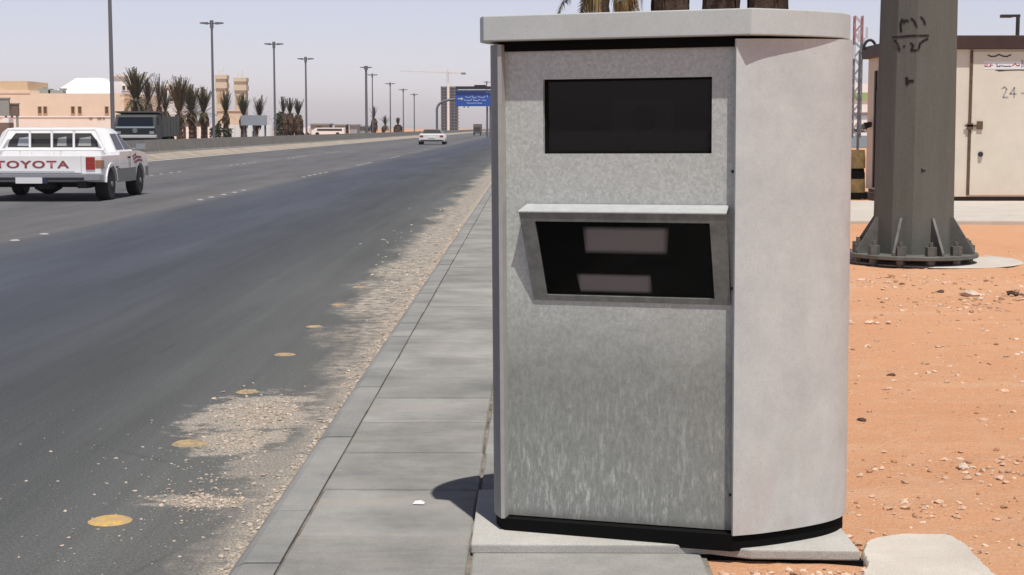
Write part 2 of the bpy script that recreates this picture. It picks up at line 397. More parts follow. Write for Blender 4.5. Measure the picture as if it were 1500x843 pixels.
GRITM = make_pebble('grit_stone', (0.30, 0.25, 0.20), (0.56, 0.47, 0.385))
SANDSTONE = make_pebble('pale_and_dark_stones', (0.36, 0.20, 0.115), (0.68, 0.50, 0.375))
CLODM = mat('dark_clod', (0.10, 0.06, 0.045), 0.95, var=0.4, scale=18, bump=0.5)
ROCKM = mat('pale_rock', (0.62, 0.5, 0.4), 0.9, var=0.3, scale=15, bump=0.5)

# ------------------------------------------------------------------ mesh helpers
class MB:
    def __init__(s): s.v, s.f = [], []
    def add(s, vs, fs):
        k = len(s.v); s.v += [tuple(p) for p in vs]; s.f += [tuple(i + k for i in f) for f in fs]; return s
    def box(s, c, d, rz=0.0, rot=None):
        x, y, z = d[0] / 2, d[1] / 2, d[2] / 2
        M = rot if rot is not None else Matrix.Rotation(rz, 3, 'Z')
        vs = [Vector(c) + M @ Vector((a * x, b * y, e * z)) for e in (-1, 1) for a, b in ((-1, -1), (1, -1), (1, 1), (-1, 1))]
        return s.add(vs, [(3, 2, 1, 0), (4, 5, 6, 7), (0, 1, 5, 4), (1, 2, 6, 5), (2, 3, 7, 6), (3, 0, 4, 7)])
    def span(s, x0, x1, y0, y1, z0, z1):
        return s.box(((x0 + x1) / 2, (y0 + y1) / 2, (z0 + z1) / 2), (abs(x1 - x0), abs(y1 - y0), abs(z1 - z0)))
    def tube(s, p0, p1, r0, r1=None, n=12, caps=True):
        p0, p1 = Vector(p0), Vector(p1); r1 = r0 if r1 is None else r1
        d = (p1 - p0).normalized(); a = d.orthogonal().normalized(); b = d.cross(a)
        vs = [p + (a * math.cos(t) + b * math.sin(t)) * r for p, r in ((p0, r0), (p1, r1)) for t in [2 * math.pi * i / n for i in range(n)]]
        fs = [(i, (i + 1) % n, n + (i + 1) % n, n + i) for i in range(n)]
        if caps: fs += [tuple(range(n))[::-1], tuple(range(n, 2 * n))]
        return s.add(vs, fs)
    def prism(s, pts, off):
        """closed polygon of 3-D points swept by a vector"""
        pts = [Vector(p) for p in pts]; off = Vector(off); n = len(pts)
        vs = pts + [p + off for p in pts]
        fs = [tuple(range(n))[::-1], tuple(range(n, 2 * n))] + [(i, (i + 1) % n, n + (i + 1) % n, n + i) for i in range(n)]
        return s.add(vs, fs)
    def plan(s, pts, z0, z1):
        return s.prism([(p[0], p[1], z0) for p in pts], (0, 0, z1 - z0))
    def loft(s, rings, caps=True, closed=True):
        n = len(rings[0]); vs = [Vector(p) for r in rings for p in r]; fs = []
        for k in range(len(rings) - 1):
            for i in range(n if closed else n - 1):
                j = (i + 1) % n
                fs.append((k * n + i, k * n + j, (k + 1) * n + j, (k + 1) * n + i))
        if caps: fs += [tuple(range(n))[::-1], tuple(range((len(rings) - 1) * n, len(rings) * n))]
        return s.add(vs, fs)
    def lathe(s, prof, c=(0, 0, 0), n=24):
        c = Vector(c); rings = [[c + Vector((r * math.cos(2 * math.pi * i / n), r * math.sin(2 * math.pi * i / n), z)) for i in range(n)] for r, z in prof]
        return s.loft(rings)
    def rock(s, c, r, sq=0.6, jit=0.35, rnd=random):
        t = (1 + 5 ** 0.5) / 2
        base = [(-1, t, 0), (1, t, 0), (-1, -t, 0), (1, -t, 0), (0, -1, t), (0, 1, t), (0, -1, -t), (0, 1, -t), (t, 0, -1), (t, 0, 1), (-t, 0, -1), (-t, 0, 1)]
        fs = [(0, 11, 5), (0, 5, 1), (0, 1, 7), (0, 7, 10), (0, 10, 11), (1, 5, 9), (5, 11, 4), (11, 10, 2), (10, 7, 6), (7, 1, 8), (3, 9, 4), (3, 4, 2), (3, 2, 6), (3, 6, 8), (3, 8, 9), (4, 9, 5), (2, 4, 11), (6, 2, 10), (8, 6, 7), (9, 8, 1)]
        a = rnd.random() * 6.28; sx = rnd.uniform(0.7, 1.4)
        vs = []
        for p in base:
            q = Vector(p).normalized() * r * rnd.uniform(1 - jit, 1 + jit)
            q = Vector((q.x * sx, q.y, q.z * sq)); q = Matrix.Rotation(a, 3, 'Z') @ q
            vs.append(Vector(c) + q)
        return s.add(vs, fs)
    def ribbon(s, path, w, z, normal_z=True):
        """flat stroke along a polyline in the plane (u,v) -> handled by callers"""
        raise NotImplementedError
    def build(s, name, m, parent=None, smooth=False, bevel=0.0, seg=2, kind=None, loc=None, weld=False):
        me = bpy.data.meshes.new(name); me.from_pydata(s.v, [], s.f); me.validate()
        bm = bmesh.new(); bm.from_mesh(me)
        if weld: bmesh.ops.remove_doubles(bm, verts=bm.verts, dist=1e-5)
        bmesh.ops.recalc_face_normals(bm, faces=bm.faces)
        if bevel > 0:
            ed = [e for e in bm.edges if len(e.link_faces) == 2 and e.calc_face_angle(0) > 0.5]
            bmesh.ops.bevel(bm, geom=ed, offset=bevel, segments=seg, affect='EDGES', profile=0.6, clamp_overlap=True)
        bm.to_mesh(me); bm.free()
        if smooth:
            for p in me.polygons: p.use_smooth = True
            try: me.set_sharp_from_angle(angle=R_(38))
            except Exception: pass
        me.materials.append(m)
        o = bpy.data.objects.new(name, me); COL.objects.link(o)
        if loc is not None: o.location = loc
        if parent is not None: o.parent = parent
        if kind: o['kind'] = kind
        return o

def thing(name, label, cat, loc=(0, 0, 0), rz=0.0, group=None):
    o = bpy.data.objects.new(name, None); COL.objects.link(o)
    o.empty_display_size = 0.3
    o.location = loc; o.rotation_euler = (0, 0, rz)
    tag(o, label, cat, group); return o
def tag(o, label, cat, group=None):
    o['label'] = label; o['category'] = cat
    if group: o['group'] = group
    return o
def copy_tree(root, loc=None, rz=None, scale=None, label=None, group=None):
    r = root.copy(); COL.objects.link(r)
    if loc is not None: r.location = loc
    if rz is not None: r.rotation_euler = (0, 0, rz)
    if scale is not None: r.scale = scale if isinstance(scale, (tuple, list)) else (scale,) * 3
    if label: r['label'] = label
    if group: r['group'] = group
    for ch in list(root.children):
        c = ch.copy(); COL.objects.link(c); c.parent = r
        for g in list(ch.children):
            d = g.copy(); COL.objects.link(d); d.parent = c
    return r
def text_mesh(name, s, m, parent, w, h, origin, ux, uy, un, proud=0.004):
    """lettering as thin solid mesh fitted to w x h, laid on the plane origin + ux, uy"""
    cu = bpy.data.curves.new(name, 'FONT'); cu.body = s; cu.size = 1; cu.extrude = 0.0; cu.resolution_u = 4; cu.offset = 0.028; cu.space_character = 1.16
    to = bpy.data.objects.new(name, cu); COL.objects.link(to)
    dg = bpy.context.evaluated_depsgraph_get()
    me = bpy.data.meshes.new_from_object(to.evaluated_get(dg))
    bpy.data.objects.remove(to)
    xs = [v.co.x for v in me.vertices]; ys = [v.co.y for v in me.vertices]
    x0, x1, y0, y1 = min(xs), max(xs), min(ys), max(ys)
    for v in me.vertices:
        a = ((v.co.x - x0) / (x1 - x0) - 0.5) * w; b = ((v.co.y - y0) / (y1 - y0) - 0.5) * h
        v.co = Vector(origin) + Vector(ux) * a + Vector(uy) * b + Vector(un) * proud
    me.materials.clear(); me.materials.append(m)
    o = bpy.data.objects.new(name, me); COL.objects.link(o); o.parent = parent
    return o
def strokes(mb, lines, fn, w, t=0.004, sub=None):
    """pen strokes: lines of (a,b); fn(a,b,lift) -> 3-D point"""
    for ln in lines:
        if sub:
            ln2 = [ln[0]]
            for i in range(len(ln) - 1):
                a, b = Vector(ln[i]), Vector(ln[i + 1]); k = max(1, math.ceil((b - a).length / sub))
                ln2 += [tuple(a.lerp(b, (j + 1) / k)) for j in range(k)]
            ln = ln2
        for i in range(len(ln) - 1):
            a, b = Vector(ln[i]), Vector(ln[i + 1]); d = (b - a)
            if d.length < 1e-6: continue
            d.normalize(); n = Vector((-d.y, d.x)) * w / 2; e = d * w * 0.3
            q = [a - n - e, b - n + e, b + n + e, a + n - e]
            mb.add([fn(p.x, p.y, t) for p in q], [(0, 1, 2, 3)])

# ------------------------------------------------------------------ ground, road, pavement
KX = -1.032
def hgt(x, y):
    f = max(0.0, min(1.0, (x - 0.55) / 0.5))
    n = noise.fractal(Vector((x * 0.9, y * 0.9, 0)), 1.0, 2.0, 5) * 0.020 + noise.fractal(Vector((x * 4.5, y * 4.5, 3)), 0.8, 2.0, 4) * 0.013
    return ZSAND - 0.004 + n * f
xs = [0.56 + 0.06 * i for i in range(0, 90)] + [6 + 0.3 * i for i in range(0, 60)] + [24 + 6 * i for i in range(0, 14)] + [120, 200, 400, 900, 1500]
ys = [-6, -2, 1, 3] + [3.6 + 0.06 * i for i in range(0, 120)] + [10.8 + 0.15 * i for i in range(0, 100)] + [26 + 2 * i for i in range(0, 40)] + [110, 150, 250, 500, 1200, 2600]
mb = MB(); nx, ny = len(xs), len(ys)
mb.v = [(x, y, hgt(x, y) if y < 40 else ZSAND) for y in ys for x in xs]
mb.f = [(j * nx + i, j * nx + i + 1, (j + 1) * nx + i + 1, (j + 1) * nx + i) for j in range(ny - 1) for i in range(nx - 1)]
mb.build('sand_ground', SAND, smooth=True, kind='structure')
mb = MB(); mb.add([(-1500, -30, -0.05), (1500, -30, -0.05), (1500, 2600, -0.05), (-1500, 2600, -0.05)], [(0, 1, 2, 3)])
mb.build('ground', SAND, kind='structure')
mb = MB()
rows = [-6, 0, 4, 8, 14, 24, 40, 80, 160, 400, 1500, 2600]
for a, b in zip(rows[:-1], rows[1:]): mb.add([(-19.6, a, 0), (KX + 0.03, a, 0), (KX + 0.03, b, 0), (-19.6, b, 0)], [(0, 1, 2, 3)])
mb.build('road', ASPHALT, kind='structure', weld=True)
mb = MB(); mb.add([(-33, 20, -0.01), (-21.0, 20, -0.01), (-21.0, 2600, -0.01), (-33, 2600, -0.01)], [(0, 1, 2, 3)])
mb.build('far_carriageway', mat('far_asphalt', (0.10, 0.10, 0.10), 0.85, var=0.2, scale=0.3), kind='structure')

# kerb: separate stones with a bevelled road edge
mb = MB(); y = 2.3
while y < 260:
    Ln = 0.735 if y < 40 else 6
    d = random.uniform(-0.003, 0.003)
    prof = [(KX - 0.012, -0.03), (KX - 0.008, 0.05), (KX + 0.004, 0.078), (KX + 0.03, 0.104), (KX + 0.058, ZS - 0.001 + d), (KX + 0.180, ZS + d), (KX + 0.180, -0.03)]
    mb.prism([(p[0], y + 0.004, p[1]) for p in prof], (0, Ln - 0.008, 0))
    y += Ln
mb.build('kerb', KERBM, kind='structure')
# pavement slabs in two rows over a dirt bed
mb = MB(); mb.span(KX + 0.17, 0.62, 2.0, 2600, -0.04, ZS - 0.012)
mb.build('pavement_bed', JOINTDIRT, kind='structure')
mb = MB(); y = 5.6 - 0.735 * 4
while y < 260:
    Ln = 0.735 if y < 46 else 5
    for x0, x1 in ((-0.844, -0.209), (-0.199, 0.60)):
        if x0 > -0.3 and 5.2 < y + Ln and y < 5.31 - 0.7: pass
        j = [random.uniform(-0.003, 0.003) for _ in range(4)]
        g = 0.003 if y < 46 else 0.006
        zt = ZS + random.uniform(-0.003, 0.002)
        a, b, c, d = x0 + random.uniform(-.004, .004), x1 + random.uniform(-.004, .004), y + g, y + Ln - g
        b_ = 0.006
        mb.loft([[(a, c, ZS - 0.05), (b, c, ZS - 0.05), (b, d, ZS - 0.05), (a, d, ZS - 0.05)],
                 [(a, c, zt - b_), (b, c, zt - b_), (b, d, zt - b_), (a, d, zt - b_)],
                 [(a + b_, c + b_ * .5, zt + j[0]), (b - b_, c + b_ * .5, zt + j[1]), (b - b_, d - b_ * .5, zt + j[2]), (a + b_, d - b_ * .5, zt + j[3])]])
    y += Ln
mb.build('pavement', SLAB, kind='structure')

# side road and verge seen far right between the cabinet and the hut
mb = MB(); mb.add([(20, 118, ZSAND + 0.02), (160, 118, ZSAND + 0.02), (160, 300, ZSAND + 0.02), (20, 300, ZSAND + 0.02)], [(0, 1, 2, 3)])
mb.build('side_road', mat('side_asphalt', (0.16, 0.17, 0.18), 0.85, var=0.15, scale=0.5), kind='structure')
mb = MB(); mb.span(20, 160, 301, 303, 0, 0.7); mb.build('side_road_kerb', WHITEWALL, kind='structure')
# pale concrete apron in front of the hut
mb = MB(); mb.span(3.2, 20, 24.6, 31.2, -0.02, ZSAND + 0.06)
mb.build('concrete_apron', PALECONC, kind='structure', bevel=0.02)

# ------------------------------------------------------------------ speed-camera cabinet
FL = Vector((-0.097, 5.558)); U = Vector((0.95575, -0.29417)); V = Vector((0.29417, 0.95575))
def cab(u, v, z): p = FL + U * u + V * v; return (p.x, p.y, z)
def smooth_curve(pts, n=7):
    out = []
    for i in range(len(pts) - 1):
        p0 = Vector(pts[max(i - 1, 0)]); p1 = Vector(pts[i]); p2 = Vector(pts[i + 1]); p3 = Vector(pts[min(i + 2, len(pts) - 1)])
        for k in range(n):
            t = k / n
            out.append(0.5 * ((2 * p1) + (p2 - p0) * t + (2 * p0 - 5 * p1 + 4 * p2 - p3) * t * t + (3 * p1 - p0 - 3 * p2 + p3) * t ** 3))
    out.append(Vector(pts[-1])); return out
SIDE = [(0.840, -0.006), (0.935, 0.062), (1.05, 0.178), (1.135, 0.292), (1.174, 0.40), (1.165, 0.50), (1.08, 0.60), (0.90, 0.675), (0.66, 0.69), (0.42, 0.65), (0.2, 0.55), (0.02, 0.38), (-0.066, 0.22), (-0.062, 0.10), (0.0, 0.0)]
outline = smooth_curve(SIDE)
cabinet = thing('speed_camera_cabinet', 'grey metal speed camera cabinet with flat lid and black windows standing on the pavement', 'speed camera', cab(0.45, 0.3, ZPL))
cabinet.rotation_euler = (0, R_(-0.4), 0)      # it leans a little towards the road
CI = Matrix.Translation(Vector(cabinet.location)).inverted()
def cbuild(mb, name, m, parent=cabinet, **k):
    o = mb.build(name, m, None, **k)
    o.parent = parent
    o.matrix_parent_inverse = Matrix.Identity(4)
    if parent is cabinet: o.location = -Vector(cabinet.location)
    return o
ZB, ZT = 0.200, 1.905
RV = 0.045
# curved sheet wrapping the sides and back; its top edge leaves a dark gap under the lid that closes towards the right
def shell_piece(name, m, i0, i1):
    pts = outline[i0:i1 + 1]; inn = []
    for i in range(i0, i1 + 1):
        a = outline[max(i - 1, 0)]; b = outline[min(i + 1, len(outline) - 1)]
        t = (b - a).normalized(); inn.append(outline[i] + Vector((-t.y, t.x)) * 0.012)
    n = len(pts); zt = lambda p: 1.894 + 0.0095 * max(0.0, min(1.0, p.y / 0.42))
    vs = [cab(p.x, p.y, ZB - 0.002) for p in pts] + [cab(p.x, p.y, zt(p)) for p in pts] + [cab(p.x, p.y, ZB - 0.002) for p in inn] + [cab(p.x, p.y, zt(p)) for p in inn]
    fs = []
    for i in range(n - 1):
        fs += [(i, i + 1, n + i + 1, n + i), (2 * n + i, 3 * n + i, 3 * n + i + 1, 2 * n + i + 1), (i, 2 * n + i, 2 * n + i + 1, i + 1), (n + i, n + i + 1, 3 * n + i + 1, 3 * n + i)]
    fs += [(0, n, 3 * n, 2 * n), (n - 1, 3 * n - 1, 4 * n - 1, 2 * n - 1)]
    mb = MB(); mb.add(vs, fs)
    return cbuild(mb, name, m, smooth=True)
cut = len(outline) - 1 - 7 * 4
shell_piece('curved_side_panel', SHELL, 0, cut)
shell_piece('left_side_panel', mat('left_zinc_shaded', (0.24, 0.24, 0.24), 0.55, 0.2, var=0.12, scale=20), cut, len(outline) - 1)  # darker zinc tone puts the unlit left side's shade into the colour
mb = MB(); mb.prism([cab(-0.002, -0.001, ZB + 0.001), cab(0.012, -0.001, ZB + 0.001), cab(0.012, RV + 0.01, ZB + 0.001), cab(-0.022, RV + 0.01, ZB + 0.001)], (0, 0, 1.893 - ZB - 0.001))
cbuild(mb, 'edge_flange', mat('flange_zinc', (0.42, 0.42, 0.40), 0.55, 0.2, var=0.1, scale=20))
mb = MB(); gs_ = smooth_curve([(p[0] * 0.96 + 0.018, p[1] * 0.93 + 0.03) for p in SIDE], 5)  # black core paints the shade seen in the gap under the lid
mb.plan([cab(p.x, p.y, 0)[:2] for p in gs_], 1.87, ZT - 0.001)
cbuild(mb, 'gap_shade', BLACK)
# left side panel: zinc darkened for its shaded side
# recessed flat front panel with an opening for the upper window
RV = 0.045
def rect_ring(mb, u0, u1, z0, z1, a0, a1, b0, b1, vf, vb):
    """flat plate u0..u1,z0..z1 with a hole a0..a1,b0..b1; front at vf, back at vb"""
    o = [(u0, z0), (u1, z0), (u1, z1), (u0, z1)]; i = [(a0, b0), (a1, b0), (a1, b1), (a0, b1)]
    vs = [cab(p[0], vf, p[1]) for p in o + i] + [cab(p[0], vb, p[1]) for p in o + i]
    fs = []
    for k in range(4):
        j = (k + 1) % 4
        fs += [(k, j, 4 + j, 4 + k), (8 + j, 8 + k, 12 + k, 12 + j), (4 + k, 4 + j, 12 + j, 12 + k), (j, k, 8 + k, 8 + j)]
    mb.add(vs, fs)
mb = MB(); rect_ring(mb, -0.018, 0.850, 1.42, 1.894, 0.150, 0.749, 1.511, 1.771, RV, RV + 0.02); rect_ring(mb, -0.018, 0.850, ZB + 0.004, 1.42, 0.135, 0.800, 1.005, 1.295, RV, RV + 0.02)
front = cbuild(mb, 'front_panel', GALV, weld=True)
# upper camera window: black reveal and smoked glass
mb = MB(); rect_ring(mb, 0.138, 0.761, 1.499, 1.783, 0.158, 0.741, 1.519, 1.763, RV + 0.021, RV + 0.055)
win = cbuild(mb, 'camera_window', BLACK)
mb = MB(); mb.prism([cab(0.156, RV + 0.032, 1.517), cab(0.743, RV + 0.032, 1.517), cab(0.743, RV + 0.032, 1.765), cab(0.156, RV + 0.032, 1.765)], (V.x * 0.004, V.y * 0.004, 0))
g_ = mb.build('glass', DUSTYGLASS); g_.parent = win
mb = MB(); mb.prism([cab(0.135, RV + 0.09, 1.505), cab(0.748, RV + 0.09, 1.505), cab(0.748, RV + 0.09, 1.777), cab(0.135, RV + 0.09, 1.777)], (V.x * 0.01, V.y * 0.01, 0))
b_ = mb.build('backing', DARKIN); b_.parent = win
cm = mat('camera_body', (0.03, 0.014, 0.013), 0.6)
mb = MB(); mb.prism([cab(0.38, RV + 0.062, 1.57), cab(0.60, RV + 0.062, 1.57), cab(0.60, RV + 0.062, 1.70), cab(0.38, RV + 0.062, 1.70)], (V.x * 0.025, V.y * 0.025, 0)); b_ = mb.build('camera_body', cm, bevel=0.004); b_.parent = win
mb = MB(); c_ = Vector(cab(0.50, RV + 0.061, 1.635)); mb.tube(c_, c_ - Vector((V.x, V.y, 0)) * 0.018, 0.045, 0.045, 20); b_ = mb.build('lens', BLACK); b_.parent = win
# tilted flash hood: frame leaning out at the top
TB, TT = (0.041, 0.985), (-0.012, 1.308)        # (v, z) of bottom and top front edges
HU0, HU1 = 0.0, 1.0
def hood(u, t, lift=0.0):
    v = TB[0] + (TT[0] - TB[0]) * t; z = TB[1] + (TT[1] - TB[1]) * t
    u = (0.115 + (0.076 - 0.115) * t) + u * ((0.820 + (0.809 - 0.820) * t) - (0.115 + (0.076 - 0.115) * t))
    nv, nz = -(TT[1] - TB[1]), (TT[0] - TB[0]); L = math.hypot(nv, nz)
    return cab(u, v + nv / L * lift, z + nz / L * lift)
mb = MB()
GU0, GU1, GT0, GT1 = 0.072, 0.922, 0.085, 0.90
o = [(HU0, 0.025), (HU1, 0.025), (HU1, 1), (HU0, 1)]; i = [(GU0, GT0), (GU1, GT0), (GU1, GT1), (GU0, GT1)]
vs = [hood(*p) for p in o + i] + [hood(p[0], p[1], -0.022) for p in o + i]
fs = []
for k in range(4):
    j = (k + 1) % 4
    fs += [(k, j, 4 + j, 4 + k), (8 + j, 8 + k, 12 + k, 12 + j), (4 + k, 4 + j, 12 + j, 12 + k), (j, k, 8 + k, 8 + j)]
mb.add(vs, fs)
hd = cbuild(mb, 'flash_hood', ZINC)
for u0, u1, sg_ in ((0.0, 0.010, 1), (0.990, 1.0, -1)):        # side cheeks from the frame back to the panel
    mb = MB(); a = [hood(u0, 0.0, -0.0225), hood(u0, 1.0, -0.0225)]
    a += [(a[1][0] + V.x * 0.034, a[1][1] + V.y * 0.034, a[1][2]), (a[0][0] + V.x * 0.002, a[0][1] + V.y * 0.002, a[0][2])]
    mb.prism(a, (U.x * 0.006 * sg_, U.y * 0.006 * sg_, 0)); k_ = mb.build('cheek', ZINC); k_.parent = hd
mb = MB()                                       # rain lip on top, sloping back; sunlit brightness put into its zinc colour
t0 = Vector(hood(-0.004, 1.0, 0.003)); t1 = Vector(hood(1.004, 1.0, 0.003)); bk0 = Vector(cab(0.092, RV - 0.006, 1.331)); bk1 = Vector(cab(0.810, RV - 0.006, 1.331)); up = Vector((0, 0, 0.004))
mb.loft([[t0, t0 + up, bk0 + up, bk0], [t1, t1 + up, bk1 + up, bk1]])
l_ = mb.build('rain_lip', ZINCTOP); l_.parent = hd
mb = MB(); q = [hood(GU0 - 0.006, GT0 - 0.012, -0.010), hood(GU1 + 0.006, GT0 - 0.012, -0.010), hood(GU1 + 0.006, GT1 + 0.012, -0.010), hood(GU0 - 0.006, GT1 + 0.012, -0.010)]
mb.add(q, [(0, 1, 2, 3)])
gl = mb.build('glass', GLASSDARK); gl.parent = hd
mb = MB(); q = [hood(GU0 - 0.03, GT0 - 0.03, -0.0215), hood(GU1 + 0.02, GT0 - 0.03, -0.0215), hood(GU1 + 0.02, GT1 + 0.03, -0.0215), hood(GU0 - 0.02, GT1 + 0.03, -0.0215)]
mb.add(q, [(0, 1, 2, 3)])
bk = mb.build('backing', DARKIN); bk.parent = hd
for (a0, a1, c0, c1), (t0, t1) in (((0.296, 0.702, 0.299, 0.723), (0.54, 0.84)), ((0.245, 0.610, 0.234, 0.609), (0.11, 0.32))):  # two pale panels behind the hood glass
    mb = MB(); mb.add([hood(a0, t0, -0.019), hood(a1, t0, -0.019), hood(c1, t1, -0.019), hood(c0, t1, -0.019)], [(0, 1, 2, 3)])
    fl = mb.build('pale_panel', PALEPANEL); fl.parent = hd
# lid: flat roof cap with its front corner overhanging
RSIDE = [(0.892, -0.018), (0.970, 0.058), (1.066, 0.172), (1.138, 0.288), (1.166, 0.40), (1.158, 0.50), (1.09, 0.615), (0.90, 0.69), (0.66, 0.705), (0.40, 0.66), (0.16, 0.55), (-0.02, 0.38), (-0.09, 0.22), (-0.092, 0.08), (-0.048, -0.018)]
ro = smooth_curve(RSIDE, 6)
mb = MB(); mb.plan([cab(p.x, p.y, 0)[:2] for p in ro], ZT, ZT + 0.088)
lid = cbuild(mb, 'lid', ROOFM, bevel=0.004)
# black base the cabinet stands on
mb = MB(); bs = smooth_curve([(p[0] * 0.985 + 0.006, p[1] * 0.98 + 0.006) for p in SIDE], 5)
mb.plan([cab(p.x, p.y, 0)[:2] for p in bs], ZPL - 0.012, ZB - 0.001)
cbuild(mb, 'base', BLACK)
mb = MB()
for zz in (0.33, 1.05, 1.45):
    mb = MB(); c = Vector(cab(0.822, RV - 0.001, zz)); mb.tube(c, c - Vector((V.x, V.y, 0)) * 0.006, 0.006, 0.005, 8); sc_ = mb.build('screw', DARKMETAL); sc_.parent = front

# concrete plinth under it
mb = MB(); pa = [gpt(690, 797, ZPL), gpt(1040, 798, ZPL), gpt(1100, 805, ZPL), gpt(1260, 807, ZPL)]
mb.plan([(p.x, p.y) for p in pa] + [(1.135, 5.85), (0.9, 6.4), (pa[0].x, 6.2)], ZPL - 0.036, ZPL - 0.001)
pl = mb.build('concrete_plinth', PLINTH, bevel=0.006)
tag(pl, 'low pale concrete slab under the speed camera cabinet, black shadow line along its lower edge', 'slab')
mb = MB(); mb.plan([(0.605, pa[1].y + 0.002), (pa[3].x + 0.012, pa[3].y - 0.006), (1.148, 5.85), (0.61, 6.3)], 0.06, ZPL - 0.037)  # black strip paints the shadow line under the slab's lower edge
e_ = mb.build('shadow_line_strip', BLACK); e_.parent = pl

# ------------------------------------------------------------------ big steel pole
PC = Vector((4.30, 17.6, 0)); PZ = ZSAND
pole = thing('steel_pole', 'thick dark steel pole on a bolted flange, painted with numerals, before the hut', 'pole', (PC.x, PC.y, PZ))
pole.scale = (1.045, 1.045, 1.0)
def oct_ring(r, z, n=12): return [(r * math.cos(2 * math.pi * (k + 0.5) / n), r * math.sin(2 * math.pi * (k + 0.5) / n), z) for k in range(n)]
ZF = 0.115
mb = MB(); mb.loft([oct_ring(0.425, ZF), oct_ring(0.415, 0.6), oct_ring(0.395, 2.9), oct_ring(0.33, 9.5), oct_ring(0.28, 14)])
mb.build('shaft', POLEM, pole)
PLATE = mat('flange_steel', (0.15, 0.15, 0.135), 0.65, 0.2, var=0.35, scale=7)
mb = MB(); mb.lathe([(0.675, ZF - 0.045), (0.682, ZF - 0.04), (0.682, ZF - 0.006), (0.675, ZF)], n=40)
mb.build('flange', PLATE, pole)
for k in range(8):
    a = 2 * math.pi * (k + 0.32) / 8; d = Vector((math.cos(a), math.sin(a), 0)); t = Vector((-d.y, d.x, 0)) * 0.014
    mb = MB(); mb.prism([d * 0.40 - t + Vector((0, 0, ZF + 0.001)), d * 0.655 - t + Vector((0, 0, ZF + 0.001)), d * 0.655 - t + Vector((0, 0, ZF + 0.035)), d * 0.43 - t + Vector((0, 0, ZF + 0.40)), d * 0.40 - t + Vector((0, 0, ZF + 0.40))], t * 2)
    mb.build('gusset', PLATE, pole)
for k in range(12):
    a = 2 * math.pi * (k + 0.15) / 12; d = Vector((math.cos(a), math.sin(a), 0)) * 0.59
    mb = MB(); mb.tube(d + Vector((0, 0, -0.02)), d + Vector((0, 0, ZF + 0.15)), 0.022, None, 8); mb.tube(d + Vector((0, 0, ZF + 0.001)), d + Vector((0, 0, ZF + 0.10)), 0.06, None, 6); mb.tube(d + Vector((0, 0, 0.02)), d + Vector((0, 0, ZF - 0.047)), 0.046, None, 6)
    mb.build('anchor_bolt', PLATE, pole)
# painted numerals: a three-figure number over a line over a four-figure number
def pole_pt(a, b, lift):            # a metres to the right of the pole axis as seen from the road, b height above ground
    w = 2 * math.pi / 12
    ang = -math.pi / 2 - math.atan2(4.3, 17.6) + math.asin(max(-.99, min(.99, a / 0.40)))
    R0 = 0.425 - 0.0100 / 0.485 * (b - ZF) if b < 0.6 else 0.415 - 0.020 / 2.3 * (b - 0.6)
    rr = R0 * math.cos(w / 2) / math.cos(((ang / w + 0.5) % 1.0 - 0.5) * w) + 0.004
    return (rr * math.cos(ang), rr * math.sin(ang), b)
zt_ = lambda py: zat(py, 17.2, 1340) - PZ
px_ = lambda px: (px - 1346) / 2300 * 17.55
mb = MB()
tops = [[(1323, 46), (1322, 34), (1324, 28), (1326, 33), (1329, 29), (1332, 31)], [(1336, 27), (1340, 31), (1344, 40)], [(1349, 25), (1353, 30), (1355, 36)]]
line = [[(1311, 54), (1336, 52.5), (1360, 52.5)]]
bots = [[(1314, 58), (1319, 64), (1322, 74)], [(1327, 67), (1328, 68.5)], [(1336, 63), (1340, 67), (1337, 74), (1345, 74)], [(1347, 73), (1349, 64), (1352, 61), (1359, 57)]]
for l in tops + line + bots:
    mb = MB(); strokes(mb, [[(px_(p[0]), zt_(p[1])) for p in l]], pole_pt, 0.022, 0.004, 0.012)
    mb.build('painted_line' if l is line[0] else 'painted_numeral', INK, pole)
for (x, y_, s) in ((1335, 119, 1.0), (1357, 250, 0.5)):
    mb = MB(); strokes(mb, [[(px_(x - 3 * s), zt_(y_ - 5 * s)), (px_(x - 2 * s), zt_(y_ + 5 * s))], [(px_(x - 2 * s), zt_(y_)), (px_(x + 6 * s), zt_(y_))]], pole_pt, 0.03 * s, 0.004, 0.012); mb.build('paint_mark', INK, pole)
mb = MB(); mb.lathe([(0.95, 0.0), (0.93, 0.012), (0.5, 0.014)], n=30)
pad = mb.build('grout_pad', PALECONC, pole); pad.location = (0.28, 0.25, -0.004)

# ------------------------------------------------------------------ site hut
HX0, HX1, HY0, HY1 = 7.69, 13.6, 31.5, 36.0
hut = thing('site_hut', 'cream portable cabin with brown roof edge and padlocked door behind the steel pole', 'hut', (HX0, HY0, ZSAND + 0.06))
HO = Vector(hut.location)
def hb(mb, name, m, parent=hut, **k):
    o = mb.build(name, m, None, **k); o.parent = parent
    if parent is hut: o.location = -HO
    return o
z_ = lambda py: zat(py, HY0)
mb = MB(); mb.span(HX0, HX1, HY0, HY1, z_(288), z_(68)); hb(mb, 'wall', HUTWALL)
mb = MB(); mb.span(HX0 - 0.13, HX1 + 0.13, HY0 - 0.13, HY1 + 0.13, z_(73), z_(53)); hb(mb, 'roof', BROWNROOF, bevel=0.015)
mb = MB(); mb.span(HX0 + 0.05, HX1 - 0.05, HY0 + 0.03, HY1 - 0.05, ZSAND + 0.055, z_(288) - 0.002); hb(mb, 'skid', DARKMETAL)
xd = xat(1420, HY0)
mb = MB(); mb.span(xd + 0.03, xd + 2.2, HY0 - 0.022, HY0 - 0.001, z_(286), z_(76)); door = hb(mb, 'door', HUTWALL, bevel=0.006)
mb = MB(); mb.span(xd - 0.022, xd + 0.022, HY0 - 0.030, HY0 - 0.001, z_(286), z_(74)); q = mb.build('hinge_strip', RUSTLINE); q.parent = door
